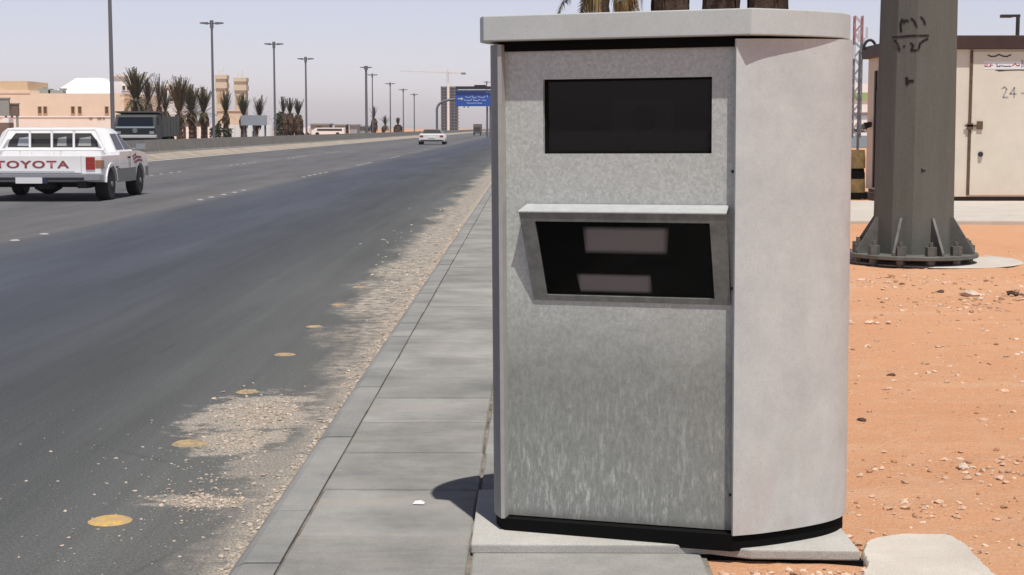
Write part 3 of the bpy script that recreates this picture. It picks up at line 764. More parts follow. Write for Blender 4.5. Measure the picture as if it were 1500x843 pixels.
mb = MB(); a, b = xat(1420, HY0), xat(1437, HY0)
mb.span(a - 0.10, a + 0.24, HY0 - 0.052, HY0 - 0.031, z_(186), z_(183)); mb.span(b - 0.09, b + 0.02, HY0 - 0.055, HY0 - 0.0225, z_(190), z_(178)); mb.span(a - 0.06, a + 0.06, HY0 - 0.052, HY0 - 0.0305, z_(190), z_(181))
q = mb.build('latch', RUSTLINE); q.parent = door
mb = MB(); c = Vector((xat(1437, HY0), HY0 - 0.024, z_(226))); mb.tube(c, c - Vector((0, 0.05, 0)), 0.055, 0.04, 10)
q = mb.build('handle', DARKMETAL); q.parent = door
mb = MB(); mb.span(HX0 + 0.02, HX0 + 0.10, HY0 - 0.018, HY0 - 0.001, z_(286), z_(74)); hb(mb, 'corner_trim', HUTTRIM)
# notice on the door: a wavy black flourish over lettering in red and blue
def dpt(px, py, lift): return (xat(px, HY0 - 0.023), HY0 - 0.023 - lift, zat(py, HY0 - 0.023))
mb = MB(); mb.add([dpt(1438, 90, 0.002), dpt(1510, 90, 0.002), dpt(1510, 102, 0.002), dpt(1438, 102, 0.002)], [(0, 1, 2, 3)]); q = mb.build('notice', SIGNWHITE); q.parent = door
mb = MB(); strokes(mb, [[(1444, 81.5), (1449, 83.5), (1455, 83), (1460, 80.5), (1466, 83), (1472, 83.5), (1477, 81)]], dpt, 0.026 * 73, 0.003); q = mb.build('flourish', INK); q.parent = door
for l in [[(1456, 103.5), (1470, 103.7), (1490, 103), (1508, 104)], [(1460, 104.5), (1468, 104)]]:
    mb = MB(); strokes(mb, [l], dpt, 1.2, 0.003); q = mb.build('underline', INK); q.parent = door
for l in [[(1440, 94), (1440, 98), (1443, 98), (1443, 94)], [(1445, 98), (1448, 98), (1448, 94)], [(1449, 96), (1451, 96)], [(1480, 97), (1484, 94), (1487, 97), (1490, 97), (1490, 95)]]:
    mb = MB(); strokes(mb, [l], dpt, 1.5, 0.004); q = mb.build('red_letter', REDINK); q.parent = door
for l in [[(1457, 94), (1458, 98), (1462, 98), (1462, 96)], [(1464, 97), (1470, 98), (1475, 97.5), (1478, 98)], [(1494, 89), (1494, 99)], [(1497, 90), (1497, 98), (1501, 98), (1501, 92)]]:
    mb = MB(); strokes(mb, [l], dpt, 1.4, 0.004); q = mb.build('blue_letter', BLUEINK); q.parent = door
for l in [[(1466, 130), (1470, 128), (1473, 131), (1468, 143), (1475, 143)], [(1484, 143), (1484, 129), (1478, 138), (1487, 138)], [(1495, 137), (1501, 137)]]:
    mb = MB(); strokes(mb, [l], dpt, 1.8, 0.003); q = mb.build('chalked_stroke', GREYINK); q.parent = door
# side wall: dark doorway, conduit, wall light; lifting ring on the roof
mb = MB(); mb.span(HX0 - 0.03, HX0 - 0.001, 33.2, 35.0, 0.30, 2.42); hb(mb, 'side_door', mat('side_door_grey', (0.07, 0.07, 0.07), 0.6, var=0.2, scale=3))
mb = MB(); mb.span(HX0 - 0.05, HX0 - 0.001, 35.02, 35.14, 0.28, 2.85); hb(mb, 'conduit', DARKMETAL)
mb = MB(); mb.tube((HX0 - 0.001, 35.55, 1.68), (HX0 - 0.16, 35.55, 1.64), 0.06, 0.075, 10); hb(mb, 'wall_light', DARKMETAL)
mb = MB(); pts = [Vector((HX0 - 0.02 + 0.14 * math.cos(t), 35.8, z_(58) + 0.0 + 0.22 * math.sin(t))) for t in [math.pi * k / 10 for k in range(11)]]
for a, b in zip(pts[:-1], pts[1:]): mb.tube(a, b, 0.032, None, 8)
hb(mb, 'lifting_ring', DARKMETAL)

# things glimpsed between cabinet and hut
drum = thing('traffic_drum', 'stacked yellow and black traffic drums at the left end of the hut', 'traffic drum', (xat(1252, 33.5), 33.5, ZSAND + 0.005))
for z0, z1, r0, r1, m, nm in ((0.0, 0.13, 0.30, 0.29, BLACK, 'rubber_base'), (0.13, 0.42, 0.245, 0.235, YELLOWPL, 'lower_drum'), (0.42, 0.56, 0.236, 0.232, BLACK, 'band'), (0.56, 0.64, 0.22, 0.21, BLACK, 'lid'), (0.64, 1.03, 0.24, 0.22, YELLOWPL, 'upper_drum')):
    mb = MB(); mb.lathe([(r0, z0 + 0.001), (r0, (z0 + z1) / 2), (r1, z1)], n=20); mb.build(nm, m, drum, smooth=True)
dpole = MB(); dpole.tube((xat(1257, 34.2), 34.2, ZSAND - 0.05), (xat(1257, 34.2), 34.2, zat(75, 34.2)), 0.03, 0.025, 8)
o = dpole.build('thin_post', LAMPMETAL); tag(o, 'thin grey metal post rising beside the left wall of the cream hut', 'post')

def leafmass(mb, cx, cy, z0, w, d, h, n, s, rnd):
    for _ in range(n):
        x = cx + rnd.uniform(-w, w) / 2; yy = cy + rnd.uniform(-d, d) / 2; z = z0 + rnd.random() ** 0.8 * h * (0.8 + 0.25 * math.sin(x * 1.7))
        a = rnd.random() * 6.28; t = rnd.uniform(-1, 1)
        e1 = Vector((math.cos(a), math.sin(a), t * 0.6)) * s; e2 = Vector((-math.sin(a) * 0.4, math.cos(a) * 0.4, 0.8)) * s
        p = Vector((x, yy, z)); mb.add([p - e1, p + e2 * 0.6, p + e1, p - e2 * 0.6], [(0, 1, 2, 3)])
rnd = random.Random(3)
mb = MB(); leafmass(mb, xat(1255, 320), 320, ZSAND, 14, 2.5, 2.1, 900, 0.35, rnd)
o = mb.build('hedge', HEDGE); tag(o, 'clipped olive hedge far off across the side road, left of the hut', 'hedge')
st = thing('filling_station', 'distant white building with a green stripe between the cabinet and the hut', 'building', (xat(1256, 420), 420, 0))
for (a, b, m, nm, dd) in ((192, 176, WHITEWALL, 'lower_wall', 0), (176, 165, BLUEGREY, 'window_band', 0.3), (165, 147, WHITEWALL, 'middle_wall', 0), (147, 136, STATIONGREEN, 'green_band', -0.4), (136, 123, WHITEWALL, 'canopy_fascia', -0.2)):
    mb = MB(); mb.span(-9, 9, dd, 8, zat(a, 420), zat(b, 420)); mb.build(nm, m, st)
mast = thing('telecom_mast', 'red and white lattice mast with antennas, far off beside the right edge of the cabinet', 'mast', (xat(1254, 230), 230, 0))
mw = 0.55; ztop = zat(24, 230); zmid = zat(62, 230)
for nm, z0, z1, m in (('lower_lattice', 0, zmid, MASTGREY), ('upper_lattice', zmid, ztop, MASTRED)):
    mb = MB(); k = 0; z = z0
    for sx, sy in ((-1, -1), (1, -1), (1, 1), (-1, 1)): mb.tube((sx * mw, sy * mw, z0), (sx * mw, sy * mw, z1), 0.10, None, 6)
    while z < z1 - 0.5:
        z2 = min(z + 1.3, z1); f = 1 if k % 2 else -1
        for sy in (-1, 1): mb.tube((-mw * f, sy * mw, z), (mw * f, sy * mw, z2), 0.06, None, 5)
        for sx in (-1, 1): mb.tube((sx * mw, -mw * f, z), (sx * mw, mw * f, z2), 0.06, None, 5)
        z = z2; k += 1
    mb.build(nm, m, mast)
for (dx, zz, hh) in ((-0.7, 12.5, 2.0), (0.75, 13.5, 2.0), (1.1, 15.2, 1.6), (0, 14.8, 1.8)):
    mb = MB(); mb.box((dx, -0.75, zz), (0.3, 0.14, hh)); mb.build('antenna', MASTWHITE, mast)
lp = thing('street_lamp', 'single-armed dark street lamp rising behind the roof of the cream hut', 'street lamp', (xat(1486, 62), 62, ZSAND))
zl = zat(24, 62) - ZSAND; armx = (1486 - 1461) / 2300 * 62
mb = MB(); mb.tube((0, 0, -0.1), (0, 0, zl + 0.05), 0.085, 0.075, 10); mb.build('pole', DARKMETAL, lp)
mb = MB(); mb.span(-armx * 0.35, 0.08, -0.05, 0.05, zl - 0.05, zl + 0.05); mb.build('arm', DARKMETAL, lp)
mb = MB(); mb.span(-armx, -armx * 0.352, -0.13, 0.13, zl - 0.075, zl + 0.045); mb.build('lamp_head', DARKMETAL, lp, bevel=0.02)

# ------------------------------------------------------------------ sand details
rnd = random.Random(11)
mb = MB()
for _ in range(750):
    y = 4.7 + rnd.random() ** 1.6 * 16; x = 0.72 + rnd.random() * (0.6 + 0.36 * y)
    if 5.1 < y < 6.4 and x < 1.18: continue
    r = 0.0025 + 0.012 * rnd.random() ** 4
    mb.rock((x, y, hgt(x, y) + r * 0.2), r * (1 + 0.05 * y), 0.55, 0.35, rnd)
for cx, cy, n_, sp in ((4.2, 13.9, 160, 0.8), (3.2, 12.2, 120, 0.7), (2.3, 6.8, 160, 0.35), (2.0, 9.2, 90, 0.5), (3.4, 9.6, 70, 0.6), (1.35, 5.55, 170, 0.16), (1.6, 6.1, 120, 0.2), (0.85, 5.12, 160, 0.16), (1.0, 5.14, 120, 0.1), (3.3, 13.2, 130, 0.5), (4.6, 14.0, 170, 0.5), (3.6, 15.4, 200, 0.6), (5.2, 15.2, 120, 0.5), (2.4, 8.2, 60, 0.4), (2.9, 10.6, 90, 0.6), (1.9, 6.9, 90, 0.3)):
    for _ in range(n_):
        x = cx + rnd.gauss(0, sp); y = cy + rnd.gauss(0, sp * 0.6)
        if x < 0.63 or (5.24 < y < 6.4 and x < 1.14): continue
        r = 0.003 + 0.013 * rnd.random() ** 3
        mb.rock((x, y, hgt(x, y) + r * 0.2), r * (0.6 + 0.1 * y), 0.6, 0.35, rnd)
mb.build('pebbles', SANDSTONE, kind='stuff')
for px, py, w, m, lab in ((1412, 686, 22, ROCKM, 'pale stone lying on the sand to the right of the cabinet'),
                          (1305, 552, 13, CLODM, 'small dark clod lying on the sand above the twin-streaked pale patch'),
                          (1262, 619, 15, CLODM, 'flat dark clod on the sand close to the cabinet edge'),
                          (1484, 434, 20, CLODM, 'largest dark clod, on the sand to the right of the steel pole'),
                          (1420, 432, 26, ROCKM, 'heap-like pale stone on the sand below the flange of the pole'),
                          (1378, 428, 12, CLODM, 'brown clod beside the pale stone below the pole'),
                          (1432, 694, 12, ROCKM, 'small white stone just right of the pale stone on the sand')):
    p = gpt(px, py); r = w / 2300 * p.y * 0.5
    mb = MB(); mb.rock((0, 0, r * 0.25), r, 0.5, 0.3, rnd)
    if w > 15:
        mb.rock((r * 1.2, 0.1 * r, r * 0.1), r * 0.5, 0.5, 0.3, rnd)
    o = mb.build('stone' if m is ROCKM else 'clod', m, loc=(p.x, p.y, hgt(p.x, p.y))); tag(o, lab, 'stone' if m is ROCKM else 'clod')
# spill of hardened concrete on the sand, bottom right
mb = MB(); ring = []
bl = [(1262, 812), (1275, 796), (1310, 790), (1350, 789), (1385, 789), (1408, 800), (1425, 815), (1440, 832), (1455, 846), (1470, 870), (1350, 890), (1260, 870), (1268, 835)]
c0 = [gpt(*p, z=ZSAND) for p in bl]; cc = sum(c0, Vector()) / len(c0)
cs = smooth_curve([(p.x, p.y) for p in c0 + [c0[0]]], 9)[:-1]
cs = [p * 1.0 + Vector((noise.noise(Vector((p.x * 9, p.y * 9, 0))), noise.noise(Vector((p.x * 9, p.y * 9, 7))))) * 0.016 for p in cs]
rg = lambda k, z: [(cc.x + (p.x - cc.x) * k * (1 + 0.015 * math.sin(i * 2.7)), cc.y + (p.y - cc.y) * k, z) for i, p in enumerate(cs)]
mb.loft([rg(1.0, ZSAND - 0.02), rg(1.0, ZSAND + 0.008), rg(0.96, ZSAND + 0.020), rg(0.6, ZSAND + 0.026), rg(0.25, ZSAND + 0.028)])
o = mb.build('concrete_spill', PALECONC, smooth=True); tag(o, 'flat spill of pale hardened concrete on the sand beside the cabinet slab', 'concrete')
# white scrap on the pavement
mb = MB(); p = gpt(613, 738, ZS)
mb.loft([[(-.022, -.012, 0), (.02, -.016, 0), (.026, .012, 0), (-.018, .016, 0)], [(-.014, -.006, 0.01), (.012, -.01, 0.012), (.012, .008, 0.011), (-.012, .01, 0.008)]])
o = mb.build('paper_scrap', SIGNWHITE, loc=(p.x, p.y, ZS + 0.001)); tag(o, 'crumpled white scrap lying on the pavement left of the cabinet shadow', 'litter')

# ------------------------------------------------------------------ gutter grit and road studs
mb = MB(); rnd = random.Random(5)
def patch(px, py, w, h, n_, rmax):
    for _ in range(n_):
        p = gpt(px + rnd.gauss(0, w), py + rnd.gauss(0, h), 0)
        if p.x > KX - 0.01: continue
        r = 0.0025 + rmax * rnd.random() ** 3
        mb.rock((p.x, p.y, r * 0.2), r * (0.7 + 0.05 * p.y), 0.55, 0.35, rnd)
for a in ((388, 606, 34, 14, 620, 0.011), (352, 648, 24, 10, 220, 0.010), (305, 735, 26, 6, 330, 0.010), (350, 700, 60, 40, 350, 0.008), (585, 420, 22, 34, 420, 0.011), (240, 740, 110, 60, 260, 0.007), (630, 370, 16, 34, 200, 0.010)): patch(*a)
for _ in range(2600):
    y = 4.6 + rnd.random() ** 1.5 * 22; x = KX - 0.015 - abs(rnd.gauss(0, 0.055))
    r = 0.003 + 0.012 * rnd.random() ** 3
    mb.rock((x, y, r * 0.25), r * (0.8 + 0.03 * y), 0.6, 0.35, rnd)
mb.build('gutter_grit', GRITM, kind='stuff')

def stud_mesh(r, h, m, name):
    mb = MB(); mb.lathe([(r * 1.12, 0.0), (r * 1.06, h * 0.2), (r, h * 0.3), (r * 0.86, h * 0.72), (r * 0.6, h * 0.93), (r * 0.25, h)], n=22)
    return mb.build(name, m, smooth=True)
ords = ['nearest', 'second', 'third', 'fourth', 'fifth', 'sixth', 'seventh', 'eighth', 'ninth', 'tenth', 'eleventh', 'twelfth']
FADED = mat('faded_stud', (0.46, 0.32, 0.14), 0.85, base2=(0.17, 0.155, 0.13), scale=26, bump=0.3)
ystud = stud_mesh(0.080, 0.013, YELLOW, 'road_stud')
for k in range(7):
    y = 6.27 + 1.575 * k
    o = ystud if k == 0 else ystud.copy()
    if k: COL.objects.link(o)
    if k == 1: o.data = ystud.data.copy(); o.data.materials.clear(); o.data.materials.append(FADED); fadedmesh = o.data
    if k > 1: o.data = fadedmesh
    o.location = (-1.725 + random.uniform(-.02, .02), y, 0.001); o.rotation_euler = (0, 0, random.random() * 6)
    sc = 1.0 if k < 2 else random.uniform(0.70, 0.9); o.scale = (sc, sc, 1.0 if k < 2 else 0.7)
    tag(o, f'{ords[k]} worn yellow road stud along the gutter from the bottom' if k else 'nearest yellow road stud, at the bottom left of the road', 'road stud', 'yellow studs along the road edge')
wstud = stud_mesh(0.066, 0.015, STUDWHITE, 'lane_stud')
first = True
for X0, per, starts, row in ((-7.33, 1.35, (18.2, 34.9, 51.2, 67.3, 83.4), 'lane line right of the pickup'), (-12.75, 1.45, (51.5, 67.3, 83.4, 99.5), 'lane line beyond the pickup')):
    for gi, s in enumerate(starts):
        for k in range(5):
            o = wstud if first else wstud.copy()
            if not first: COL.objects.link(o)
            first = False
            o.location = (X0 + random.uniform(-.02, .02), s + per * k, 0.001)
            tag(o, f'small white stud in the {ords[gi]} dash of the {row}', 'road stud', f'white studs in the {ords[gi]} dash of the {row}')

# ------------------------------------------------------------------ median barrier
mb = MB(); prof = [(-19.42, 0.0), (-19.42, 0.07), (-19.75, 0.36), (-19.9, 0.96), (-20.12, 0.96), (-20.27, 0.36), (-20.55, 0.07), (-20.55, 0.0)]
mb.prism([(p[0], 60, p[1]) for p in prof], (0, 1400, 0))
o = mb.build('concrete_barrier', BARRIERM); tag(o, 'long grey concrete barrier along the far side of the road', 'barrier')

mb = MB(); n_ = 160; rings = []
for k in range(n_):
    y = 50 + 900 * (k / (n_ - 1)) ** 2; j = 0.05 * noise.noise(Vector((y * 0.13, 0, 0)))
    rings.append([(-18.75 + 2 * j, y, 0.002), (-19.1 + 2 * j, y, 0.10 + j), (-19.42, y, 0.20 + j), (-19.60, y, 0.26 + j), (-19.60, y, 0.002)])
mb.loft(rings, closed=True)
mb.build('sand_bank', mat('pale_drift', (0.36, 0.31, 0.245), 0.95, base2=(0.25, 0.215, 0.175), scale=0.6, bump=0.3, bscale=6), kind='structure', smooth=True)
mb = MB(); mb.add([(-18.3, 40, 0.004), (-18.1, 40, 0.004), (-18.1, 900, 0.004), (-18.3, 900, 0.004)], [(0, 1, 2, 3)])
mb.build('edge_line', mat('worn_line_paint', (0.66, 0.62, 0.55), 0.8, var=0.25, scale=1.2), kind='structure')

# ------------------------------------------------------------------ lamp posts
def lamp_post(label, x, y, top, r, group='lamp posts along the median'):
    t = thing('lamp_post', label, 'lamp post', (x, y, 0), 0, group)
    mb = MB(); mb.tube((0, 0, 0), (0, 0, top), r, r * 0.72, 10); mb.build('pole', LAMPMETAL, t, smooth=True)
    mb = MB(); mb.tube((0, 0, 0), (0, 0, 0.9), r * 1.5, r * 1.5, 10); mb.build('base_sleeve', LAMPMETAL, t)
    mb = MB(); mb.tube((-0.42, 0, top - 0.10), (0.42, 0, top - 0.10), 0.045, None, 8); mb.tube((0, 0, top - 0.42), (0, 0, top + 0.1), r * 1.25, None, 10); mb.build('crossarm', LAMPMETAL, t)
    for s in (-1, 1):
        mb = MB(); mb.loft([[(s * 0.26, -.16, top - .18), (s * 0.26, .16, top - .18), (s * 0.26, .16, top - .02), (s * 0.26, -.16, top - .02)], [(s * 0.78, -.15, top - .12), (s * 0.78, .15, top - .12), (s * 0.78, .15, top - .04), (s * 0.78, -.15, top - .04)]])
        mb.build('lamp_head', LAMPMETAL, t)
    return t
LP = [(165.5, 81, None, 0.115, 'nearest grey lamp post, cut off by the top of the picture beside the dump truck'),
      (313, 107, 32, 0.10, 'tall double-headed lamp post between the olive palms and the first cream tower'),
      (403, 132, 63, 0.10, 'double-headed lamp post just left of the clump of three brown palms'),
      (449, 152, 85, 0.105, 'double-headed lamp post just right of the clump of three brown palms'),
      (537, 205, 98, 0.19, 'thickest of the distant lamp posts, left of the small dark palm'),
      (546, 225, 109, 0.10, 'thin lamp post rising directly behind the small dark palm'),
      (572, 244, 122, 0.11, 'distant lamp post between the bent palm and the ragged stub palm'),
      (591, 269, 131, 0.11, 'distant lamp post just right of the ragged stub palm'),
      (607, 300, 138, 0.12, 'farthest and shortest lamp post in the row, left of the white car'),
      (713, 330, 120, 0.13, 'faint distant lamp post behind the right end of the blue road sign')]
for px, Y, top, r, lab in LP:
    z = zat(top, Y) if top is not None else 12.5
    lamp_post(lab, xat(px, Y), Y, z, r)

# ------------------------------------------------------------------ palms
def frond(mb, base, az, el, L, droop, w, rnd, n=12):
    d = Vector((math.cos(az) * math.cos(el), math.sin(az) * math.cos(el), math.sin(el))); p = Vector(base)
    side = Vector((-math.sin(az), math.cos(az), 0)); seg = L / n
    for k in range(n):
        q = p + d * seg; f = k / n
        ww = w * (0.5 + 1.2 * f if f < 0.4 else 1.14 - 0.42 * f)
        mb.add([p - side * 0.02, q - side * 0.02, q + side * 0.02, p + side * 0.02], [(0, 1, 2, 3)])
        for s in (-1, 1):
            for h in (0, 0.33, 0.66):
                b = p + (q - p) * h; w2 = ww * rnd.uniform(0.7, 1.2)
                tip = b + side * s * w2 + d * w2 * rnd.uniform(0.6, 1.2) + Vector((0, 0, rnd.uniform(-0.5, 0.1) * w2))
                mb.add([b, b + (q - p) * 0.30, tip], [(0, 1, 2)])
        p = q; d = (d + Vector((0, 0, -droop * seg))).normalized()
def palm(label, loc, h, r, crown_h, spread, m, upright, rnd, skirt=0.0, nf=26, mt=None, leafs=1.0, group=None, name='palm_tree', skm=None, lean=0.0, flare=1.0):
    """h trunk height, crown_h frond length, upright 0..1 (1 = fronds bound upwards)"""
    t = thing(name, label, 'palm', loc, 0, group)
    mb = MB(); rings = []; nz = max(8, int(h / 0.22))
    for k in range(nz + 1):
        f = k / nz; rr = r * (1.12 - 0.25 * f) * (1.0 if k % 2 else 0.86) * (1.25 if f < 0.06 else 1)
        rings.append([(rr * math.cos(2 * math.pi * i / 12) * rnd.uniform(.9, 1.1) + lean * f * f, rr * math.sin(2 * math.pi * i / 12) * rnd.uniform(.9, 1.1), f * h) for i in range(12)])
    mb.loft(rings); mb.build('trunk', mt or TRUNK, t)
    mb = MB()
    for k in range(nf):
        az = rnd.random() * 6.283
        low = rnd.random() > upright
        el = R_(rnd.uniform(-20, 70)) if low else R_(rnd.uniform(66, 90))
        L_ = crown_h * (rnd.uniform(0.4, 0.62) if low else rnd.uniform(0.5, 1.0))
        frond(mb, (lean, 0, h - rnd.random() * 0.3), az, el, L_, spread * (4.0 if low else 1.0), 0.15 * leafs * crown_h / 2.2, rnd)
    mb.build('crown', m, t)
    if skirt > 0:
        mb = MB()
        for k in range(70):
            az = rnd.random() * 6.283; zb = h - rnd.random() * skirt * 0.5; L = skirt * rnd.uniform(0.4, 0.75)
            d = Vector((math.cos(az), math.sin(az), 0)); sd_ = Vector((-d.y, d.x, 0)); w = r * rnd.uniform(0.25, 0.5)
            a = d * r * 0.9 + Vector((lean * 0.8, 0, zb)); b = d * r * (1 + rnd.uniform(0.3, 1.1) * flare) + Vector((lean * 0.6, 0, zb - L * 0.5)); c = d * r * (1 + rnd.uniform(0.1, 0.9) * flare) + Vector((lean * 0.4, 0, zb - L))
            mb.add([a - sd_ * w * .4, a + sd_ * w * .4, b + sd_ * w, b - sd_ * w, c], [(0, 1, 2, 3), (3, 2, 4)])
        mb.build('dead_frond_skirt', skm or SKIRT, t)
    return t
rnd = random.Random(21)
GP = 'palms beyond the far barrier'
def px_palm(px, top, Y, wpx, split, upright, m, label, skirt=0.6, tw=9, nf=26, lean=0.0, spread=0.16, leafs=1.0):
    nf = int(nf * 3.2) if nf < 100 else nf; upright = min(0.9, upright + 0.15); split *= 1.12
    """top row, crown width in px, split = share of the height that is crown"""
    x = xat(px, Y); H = zat(top, Y); ch = H * split; h = H - ch
    s = wpx / 2300 * Y
    L = ch * 1.02
    return palm(label, (x, Y, 0), h, tw / 2300 * Y / 2, L, spread, m, upright, rnd, skirt * h * 0.8, nf, None, leafs * min(1.6, s / max(L, 0.1) * 1.6), GP, lean=lean, flare=0.5)
px_palm(200, 94, 136, 28, 0.40, 0.45, FROND, 'tallest bushy green palm, rising behind the dump truck cab', 0.7, 11, 150, spread=0.3, leafs=1.0)
px_palm(218, 110, 138, 14, 0.36, 0.75, DRYFROND, 'brownish palm just right of the tallest bushy palm, behind the dump truck', 0.8, 11, 26)
px_palm(234, 105, 142, 10, 0.42, 0.95, FROND, 'slim palm with a dark pointed tip behind the tipper body', 0.7, 8, 20)
px_palm(243, 122, 139, 12, 0.40, 0.75, DRYFROND, 'short brown palm right of the slim pointed palm, behind the tipper', 0.8, 9, 24)
px_palm(263, 109, 150, 20, 0.50, 0.62, OLIVE, 'olive palm with a tall pointed crown, first right of the dump truck', 0.4, 10, 44)
px_palm(281, 119, 152, 24, 0.45, 0.5, OLIVE, 'olive bushy palm in the middle of the three olive palms', 0.4, 10, 44)
px_palm(299, 124, 154, 18, 0.42, 0.6, OLIVE, 'olive palm nearest the tall lamp post, right of the three olive palms', 0.5, 10, 40)
px_palm(331, 130, 160, 12, 0.40, 0.95, FROND, 'slim bound palm standing in front of the left cream tower', 0.5, 8, 28)
px_palm(357, 134, 164, 13, 0.42, 0.9, FROND, 'slim palm standing in front of the right cream tower', 0.6, 9, 28)
px_palm(373, 138, 166, 13, 0.42, 0.85, DRYFROND, 'palm leaning right, with a tip like a flag, right of the cream towers', 0.6, 9, 26, lean=0.5)
px_palm(415, 138, 185, 9, 0.36, 0.95, FROND, 'left palm of the brown clump between two lamp posts', 1.0, 11, 24)
px_palm(425, 141, 187, 10, 0.34, 0.9, OLIVE, 'middle palm of the brown clump between two lamp posts', 1.0, 11, 24)
px_palm(437, 142, 185, 11, 0.36, 0.9, FROND, 'right palm of the brown clump between two lamp posts', 1.0, 10, 24)
px_palm(548, 155, 240, 8, 0.35, 0.9, DRYFROND, 'small dark palm standing beside the thickest distant lamp post', 0.9, 7, 20)
px_palm(561, 166, 246, 10, 0.45, 0.45, OLIVE, 'small bent palm with drooping crown right of the small dark palm', 0.6, 5, 20, lean=0.35, spread=0.8)
px_palm(583, 171, 262, 11, 0.35, 0.8, DRYFROND, 'ragged stub of a palm, farthest in the row', 1.0, 9, 20)
# big dark palms whose trunks show above the lid of the cabinet
GT = 'thick palms behind the cabinet'
palm('palm with grey trunk and hanging straw fronds above the left half of the lid', (xat(882, 28), 28, ZSAND - 0.05), 4.6, 0.15, 2.4, 0.3, FROND, 0.5, rnd, 0.0, 30, mat('grey_palm_trunk', (0.22, 0.20, 0.15), 0.9, var=0.3, scale=8), 1.0, GT)
strawp = bpy.context.scene.objects[-1]
for px, lab, r in ((980, 'dark shaggy palm trunk, leftmost of the three dark trunks above the lid', 0.275), (1054, 'dark shaggy palm trunk, middle of the three dark trunks above the lid', 0.285), (1121, 'dark shaggy palm trunk, rightmost of the three dark trunks above the lid', 0.30)):
    palm(lab, (xat(px, 28), 28, ZSAND - 0.05), 6.4, r, 2.6, 0.3, FROND, 0.5, rnd, 4.6, 24, DKTRUNK, 1.0, GT, skm=DKTRUNK, flare=0.22)
straw_root = [o for o in COL.objects if o.get('label', '').startswith('palm with grey trunk')][0]
mb = MB()
for k in range(420):
    az = rnd.random() * 6.283; d = Vector((math.cos(az), math.sin(az), 0)); ln = Vector((0.30, 0, 0)) if d.x > -0.2 else Vector((0, 0, 0))
    a = d * 0.12 + Vector((0.05, 0, 4.7 - rnd.random() * 0.3)); b = d * rnd.uniform(0.2, 0.42) + ln + Vector((0, 0, rnd.uniform(3.9, 4.4))); c = d * rnd.uniform(0.15, 0.45) + ln * rnd.uniform(0.6, 1.2) + Vector((0, 0, rnd.uniform(3.2, 3.7)))
    s_ = Vector((-d.y, d.x, 0)) * rnd.uniform(0.012, 0.028)
    mb.add([a - s_, a + s_, b + s_, b - s_, c], [(0, 1, 2, 3), (3, 2, 4)])
mb.build('hanging_fronds', STRAW, straw_root)

# ------------------------------------------------------------------ buildings on the left
def win_part(parent, x0, x1, z0, z1, y, m=BROWNWIN, frame=PEACHSH):
    mb = MB(); mb.span(x0 - 0.06, x1 + 0.06, y - 0.08, y - 0.003, z0 - 0.06, z0 - 0.0); mb.span(x0 - 0.06, x1 + 0.06, y - 0.08, y - 0.003, z1, z1 + 0.06)
    mb.span(x0 - 0.06, x0, y - 0.08, y - 0.003, z0 + 0.001, z1 - 0.001); mb.span(x1, x1 + 0.06, y - 0.08, y - 0.003, z0 + 0.001, z1 - 0.001)
    w = mb.build('window', frame, parent)
    mb = MB(); mb.span(x0 + 0.002, x1 - 0.002, y - 0.04, y - 0.004, z0 + 0.002, z1 - 0.002); p = mb.build('pane', m); p.parent = w
YB = 160
bX = lambda px: xat(px, YB); bZ = lambda py: zat(py, YB)
b1 = thing('peach_building', 'long low peach building with pairs of small brown windows behind the pickup', 'building', (bX(95), YB, 0))
B1 = b1.location.x
mb = MB(); mb.span(bX(-60) - B1, bX(192) - B1, 0, 14, 0, bZ(137)); mb.build('wall', PEACH, b1)
mb = MB(); mb.span(bX(-60) - B1, bX(46) - B1, -0.05, 12, bZ(137) + 0.002, bZ(132)); mb.build('parapet', PEACH, b1)
mb = MB(); mb.span(bX(-60) - B1, bX(33) - B1, 2, 9, bZ(132) + 0.003, bZ(118)); mb.build('roof_block', PEACHSH, b1)
mb = MB(); mb.span(bX(184) - B1, bX(192.5) - B1, -0.25, -0.003, 0, bZ(138)); mb.build('pilaster', PEACHSH, b1)
for a, b in ((57, 61.5), (65, 69.5), (105.5, 110), (115.5, 120), (155, 159.5)): win_part(b1, bX(a) - B1, bX(b) - B1, bZ(166.5), bZ(156.5), 0)
mb = MB(); mb.span(-0.7, 0.7, 0, 1.2, 0, 0.55); mb.tube((0, 0.6, 0.55), (0, 0.6, 0.7), 0.2, None, 8)
o = mb.build('roof_cooler', GREYBOX, loc=(bX(52), YB + 3, bZ(137) + 0.0)); tag(o, 'small grey cooler on the peach roof, nearest the tan roof block', 'air cooler')
mb = MB(); mb.span(-0.9, 0.6, 0, 1.2, 0, 0.42); mb.span(0.2, 0.8, 0.1, 1.0, 0.43, 0.6)
o = mb.build('roof_cooler', GREYBOX, loc=(bX(72), YB + 3, bZ(137))); tag(o, 'wider grey cooler on the peach roof, beside the white tent roof', 'air cooler')
w1 = thing('boundary_wall', 'cream boundary wall in front of the peach building', 'wall', (bX(70), YB - 12, 0))
Yw = YB - 12
mb = MB(); mb.span(xat(-70, Yw) - w1.location.x, xat(166, Yw) - w1.location.x, 0, 0.3, 0, zat(172, Yw)); mb.build('wall', CREAM, w1)
mb = MB(); mb.span(xat(-70, Yw) - w1.location.x, xat(166.5, Yw) - w1.location.x, -0.06, 0.36, zat(172, Yw) + 0.002, zat(171, Yw) + 0.06); mb.build('coping', WHITEWALL, w1)
for a, b in ((131, 136), (143, 149), (151, 154)):
    mb = MB(); mb.span(xat(a, Yw) - w1.location.x, xat(b, Yw) - w1.location.x, -0.05, -0.003, zat(174.5, Yw), zat(172.8, Yw)); mb.build('vent', BROWNBOX, w1)
Yt = 190
tX = lambda px: xat(px, Yt); tZ = lambda py: zat(py, Yt)
